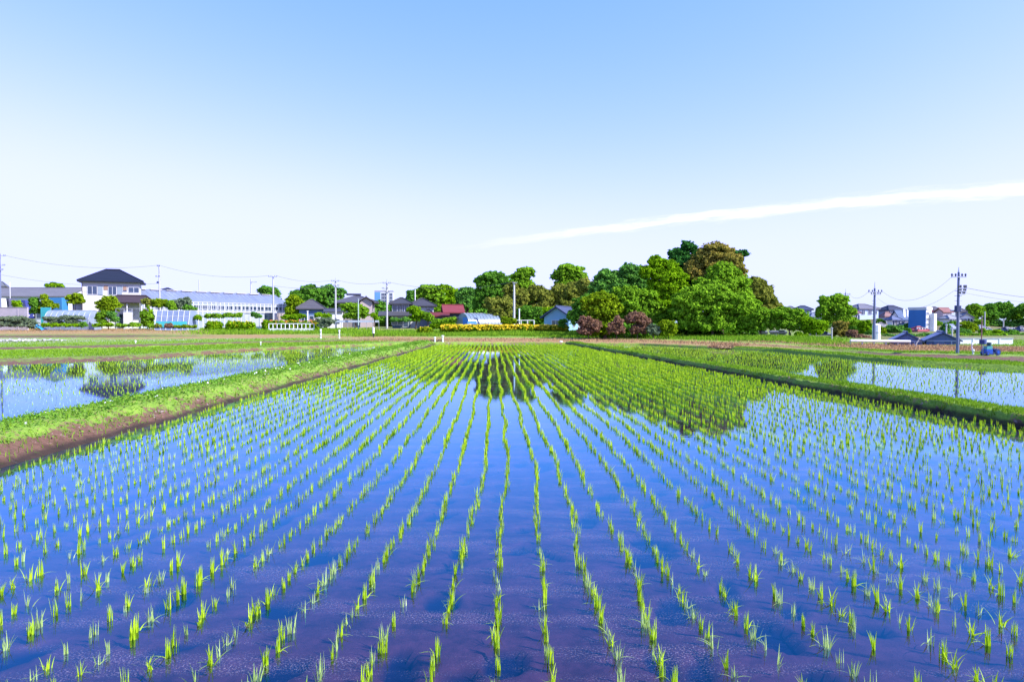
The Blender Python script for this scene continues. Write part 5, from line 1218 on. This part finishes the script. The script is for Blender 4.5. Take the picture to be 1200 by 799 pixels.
post('grey green steel post in front of the mounded garden tree', 420, 117, 350.5, .10, surf('green_grey_post', (.34, .44, .42)), 'steel_post', cap=STEEL)
post('short pale post with a box top in front of the low grey pyramid roof', 360.5, 118, 365, .12, WHITE, 'gate_post', cap=WHITE)
post('white lamp like post beside the pergola', 608.5, 104, 362.5, .09, WHITE, 'lamp_post', 'lamp post', cap=WHITE)
post('slender white mast in front of the long hall at the far left', 12.5, 130, 330, .05, WHITE, 'mast', 'mast', cap=STEEL)
post('thin grey post in front of the lone tree trunk', 975, D(975, 398.5), 385, .07, POLEC, 'thin_post', cap=STEEL)
post('grey post on the road before the yellow green rounded tree', 1109, D(1109, 402), 381, .07, POLEC, 'thin_post', cap=STEEL)
post('grey post by the white block, second right of the dark sheds', 1116, D(1116, 400), 384, .07, POLEC, 'thin_post', cap=STEEL)
post('tall pale post before the domed bright tree of the far wood', 1154, 140, 366, .12, POLEC, 'street_pole', 'street pole', cap=STEEL)
post('pale post in the far wood clearing left of the small white house', 1176, 130, 374, .10, POLEC, 'street_pole', 'street pole', cap=STEEL)
post('thin reddish marker pole rising behind the blue farm machine', 1150.5, D(1150.5, 412), 372, .035, surf('rusty_pole', (.22, .10, .10)), 'marker_pole', 'marker pole', cap=INS)
post('pale leaning plank stake against the dark blue sheds', 1071.5, D(1071.5, 406), 397.5, .05, CONC, 'stake', 'stake', cap=CONC, px2=1077.5)
WIRE = surf('wire_black', (.10, .10, .12), rough=.6)
def wire(label, p0, p1, sag, r=.03):
    p0, p1 = Vector(p0), Vector(p1); n = 24
    pts = [p0.lerp(p1, i / n) - Vector((0, 0, sag * 4 * (i / n) * (1 - i / n))) for i in range(n + 1)]
    o = MB().tube(pts, r * .58, 4).build('overhead_wire', WIRE); tag(o, label, 'wire', 'overhead wires'); return o
def top(k, f=.97, dx=0.0): x, y, z, hh = POLES[k]; return (x + dx, y - .15, z + hh * f + .2)
wire('upper wire from the pole at the left photo edge to the slim pale pole', top('l0', .96, .8), top('l1', .985), 1.2)
wire('lower wire sagging from the left edge pole behind the tiled house', top('l0', .70, .4), top('l1', .70), 1.0)
wire('upper wire from the slim pale pole to the glasshouse gable pole', top('l1', .985), top('l2', .985, -.6), 1.0)
wire('upper wire from the glasshouse gable pole to the two armed pole', top('l2', .985, .6), top('l3', .97, -.5), .6)
wire('lower wire from the glasshouse gable pole to the two armed pole', top('l2', .80), top('l3', .86), .5)
wire('upper wire between the two armed pole and the wide crossarm pole', top('l3', .97, .5), top('l4', .97, -.5), .5)
wire('upper wire from the wide crossarm pole away toward the bare grey pole', top('l4', .97, .5), top('c1', .985), 1.1)
wire('upper wire between the hillside pole and the nearest dark pole', top('r2', .93, .5), top('r1', .93, -.4), 1.3, .016)
wire('lower wire between the hillside pole and the nearest dark pole', top('r2', .78, .2), top('r1', .76, -.2), 1.2, .014)
wire('wire from the pole behind the lone tree to the hillside pole', top('r3', .95, .5), top('r2', .93, -.5), .8, .024)
x, y, z, hh = POLES['r1']
wire('heavy cable leaving the nearest dark pole toward the right edge', (x + .3, y - .15, z + hh * .81), (x + 13, y + 2, z + hh * .66), .35, .024)
wire('thin cable below the heavy one leaving the nearest dark pole', (x + .3, y - .15, z + hh * .745), (x + 13, y + 2, z + hh * .60), .35, .013)

# ------------------------------------------------------------------ small things on the field edges
VAL = surf('valve_white', (.74, .75, .78), rough=.5, var=.1); BLK = surf('black_rubber', (.02, .02, .025), rough=.7)
def riser(label, px, d, top, r, stripe=False, name='irrigation_riser'):
    t = post(label, px, d, top, r, VAL, name, 'irrigation pipe', cap=VAL); hh = P(px, top, d).z - t.location.z
    MB().tube([(0, 0, hh * .3), (0, 0, hh * .36)], r * 1.25, 10).build('collar', STEEL, t)
    MB().box((0, -r * 1.05, hh * .72), (r * .9, .03, hh * .14)).build('label_plate', BLK, t)
    return t
riser('taller white irrigation riser pipe on the bare track in front of the tall grass', 375.8, 84, 386.5, .085)
riser('shorter white irrigation riser pipe right of the taller one on the bare track', 397.5, 84, 387.6, .085)
t = post('white topped dark stake standing in the tall grass bank', 437.6, 90, 384.2, .09, BLK, 'valve_stake', 'stake', cap=VAL)
hh = P(437.6, 384.2, 90).z - t.location.z; MB().tube([(0, 0, hh * .42), (0, 0, hh * .98)], .15, 10).build('sleeve', VAL, t)
for lab, px, tp, r in (('small white outlet pipe with a black hose at the corner of the middle paddy', 509.6, 395.9, .075), ('larger white outlet pipe at the corner of the middle paddy', 518.8, 394.0, .10)):
    t = post(lab, px, 72, tp, r, VAL, 'outlet_pipe', 'irrigation pipe', cap=VAL)
    MB().tube([(-r, 0, .12), (-r - .3, -.05, .2), (-r - .55, -.1, .06)], .06, 8).build('hose', BLK, t)
riser('short white pipe stub at the far corner by the grassy bund', 657.5, 71, 400.6, .12, name='outlet_pipe')
riser('white marker stake on the strip bund left of the long left paddy', 305.2, 62, 401.5, .045, name='marker_stake')
riser('white marker stake near the plastic litter at the left field edge', 158.5, 66, 400.0, .05, name='marker_stake')
riser('pale stake left of the blue farm machine', 1139.5, D(1139.5, 411), 403.5, .04, name='marker_stake')
riser('leaning white stub between the nearest pole and the blue farm machine', 1141.0, D(1141, 415), 411, .05, name='marker_stake')
# straw heap
b = G(850, 406.5, .15); t = thing('straw_heap', 'low heap of dry straw on the far bund before the grove', 'straw heap', (b.x, b.y, gz(b.x, b.y)))
p = rng.normal(0, 1, (1500, 3)); p /= np.linalg.norm(p, axis=1)[:, None]; p[:, 2] = np.abs(p[:, 2]); p = p * (rng.random(1500) ** .35)[:, None] * np.array([1.5, .8, .30])
V, Fc = cards(p, .05, None, 1, 7); V[:, 2] = np.maximum(V[:, 2], -.05); fast('straw', V, Fc, DRYG, t)
mm = MB(); k = 16; rr = [(1.4, .0), (1.25, .14), (.8, .24), (.3, .28)]
vv = [(a * math.cos(2 * math.pi * i / k), a * .52 * math.sin(2 * math.pi * i / k), z_ - .05) for a, z_ in rr for i in range(k)]
mm.add(vv, [(j * k + i, j * k + (i + 1) % k, (j + 1) * k + (i + 1) % k, (j + 1) * k + i) for j in range(3) for i in range(k)] + [tuple(range(3 * k, 4 * k))]); mm.build('core', surf('straw_core', (.30, .20, .11), var=.3, scale=8), t)
# plastic mulch sheets on the left
for lab, px, py, L in (('crumpled pale plastic sheet at the far left field edge', 8, 400.6, 3.4), ('longer pale plastic sheet lying right of the crumpled one', 49, 400.2, 4.6)):
    b = G(px, py, .24); t = thing('plastic_sheet', lab, 'plastic sheet', (b.x, b.y, gz(b.x, b.y)))
    nx, ny = 26, 6; q = [(-L / 2 + L * i / nx, -.4 + .8 * j / ny, .06 + abs(rng.normal(0, .10))) for i in range(nx + 1) for j in range(ny + 1)]
    fast('sheet', q, [(i * (ny + 1) + j, (i + 1) * (ny + 1) + j, (i + 1) * (ny + 1) + j + 1, i * (ny + 1) + j + 1) for i in range(nx) for j in range(ny)], film('mulch_film', (.72, .70, .74), .9), t)
# rice transplanter
d = D(1159, 416.2); b = P(1159, 380, d); z = gz(b.x, d); t = thing('rice_transplanter', 'small blue farm machine with a seedling rack parked beside the right hand track', 'farm machine', (b.x, d, z)); t.scale = (.8, .9, 1); s = M_(1, d)
MBL = surf('machine_blue', (.02, .09, .42), rough=.35, var=.15); TEAL = surf('machine_teal', (.08, .34, .34), rough=.5, var=.2); NAVY = surf('machine_navy', (.03, .05, .16), rough=.5)
def zz(py): return P(1159, py, d).z - z
m = MB(); m.box((-.1, 0, (zz(414.5) + zz(409)) / 2), (.58, .5, zz(409) - zz(414.5)), 0, .06); m.build('body', MBL, t)
m = MB(); m.prism([(-.32, zz(409)), (.10, zz(409)), (.14, zz(405.5)), (-.28, zz(405.5))], -.24, .24); m.build('seedling_tray', TEAL, t)
m = MB(); m.box((.08, .05, zz(403.4)), (.16, .34, zz(401.2) - zz(405.6)), 0, .04); m.build('seat_back', surf('seat_dark', (.04, .10, .11)), t)
m = MB(); m.box((-.45, 0, zz(400.6)), (.34, .40, .28), .35, .05); m.build('spare_tray', NAVY, t)
m = MB(); m.tube([(-.42, 0, .0), (-.42, 0, zz(402))], .03, 6); m.build('rack_post', STEEL, t)
for x, r_ in ((.50, .20), (-.28, .13)):
    for sy in (-1, 1):
        w_ = MB(); w_.tube([(x, sy * .22, r_), (x, sy * .32, r_)], r_, 16); wo_ = w_.build('wheel', NAVY, t); MB().tube([(x, sy * .325, r_), (x, sy * .345, r_)], r_ * .5, 10).build('rim', MBL, wo_)
m = MB(); m.tube([(.20, 0, zz(410)), (.5, 0, .24)], .06, 8); m.build('axle_arm', MBL, t)
m = MB(); m.box((.42, 0, zz(409.4)), (.26, .3, .10), 0, .03); m.build('engine_cover', NAVY, t)
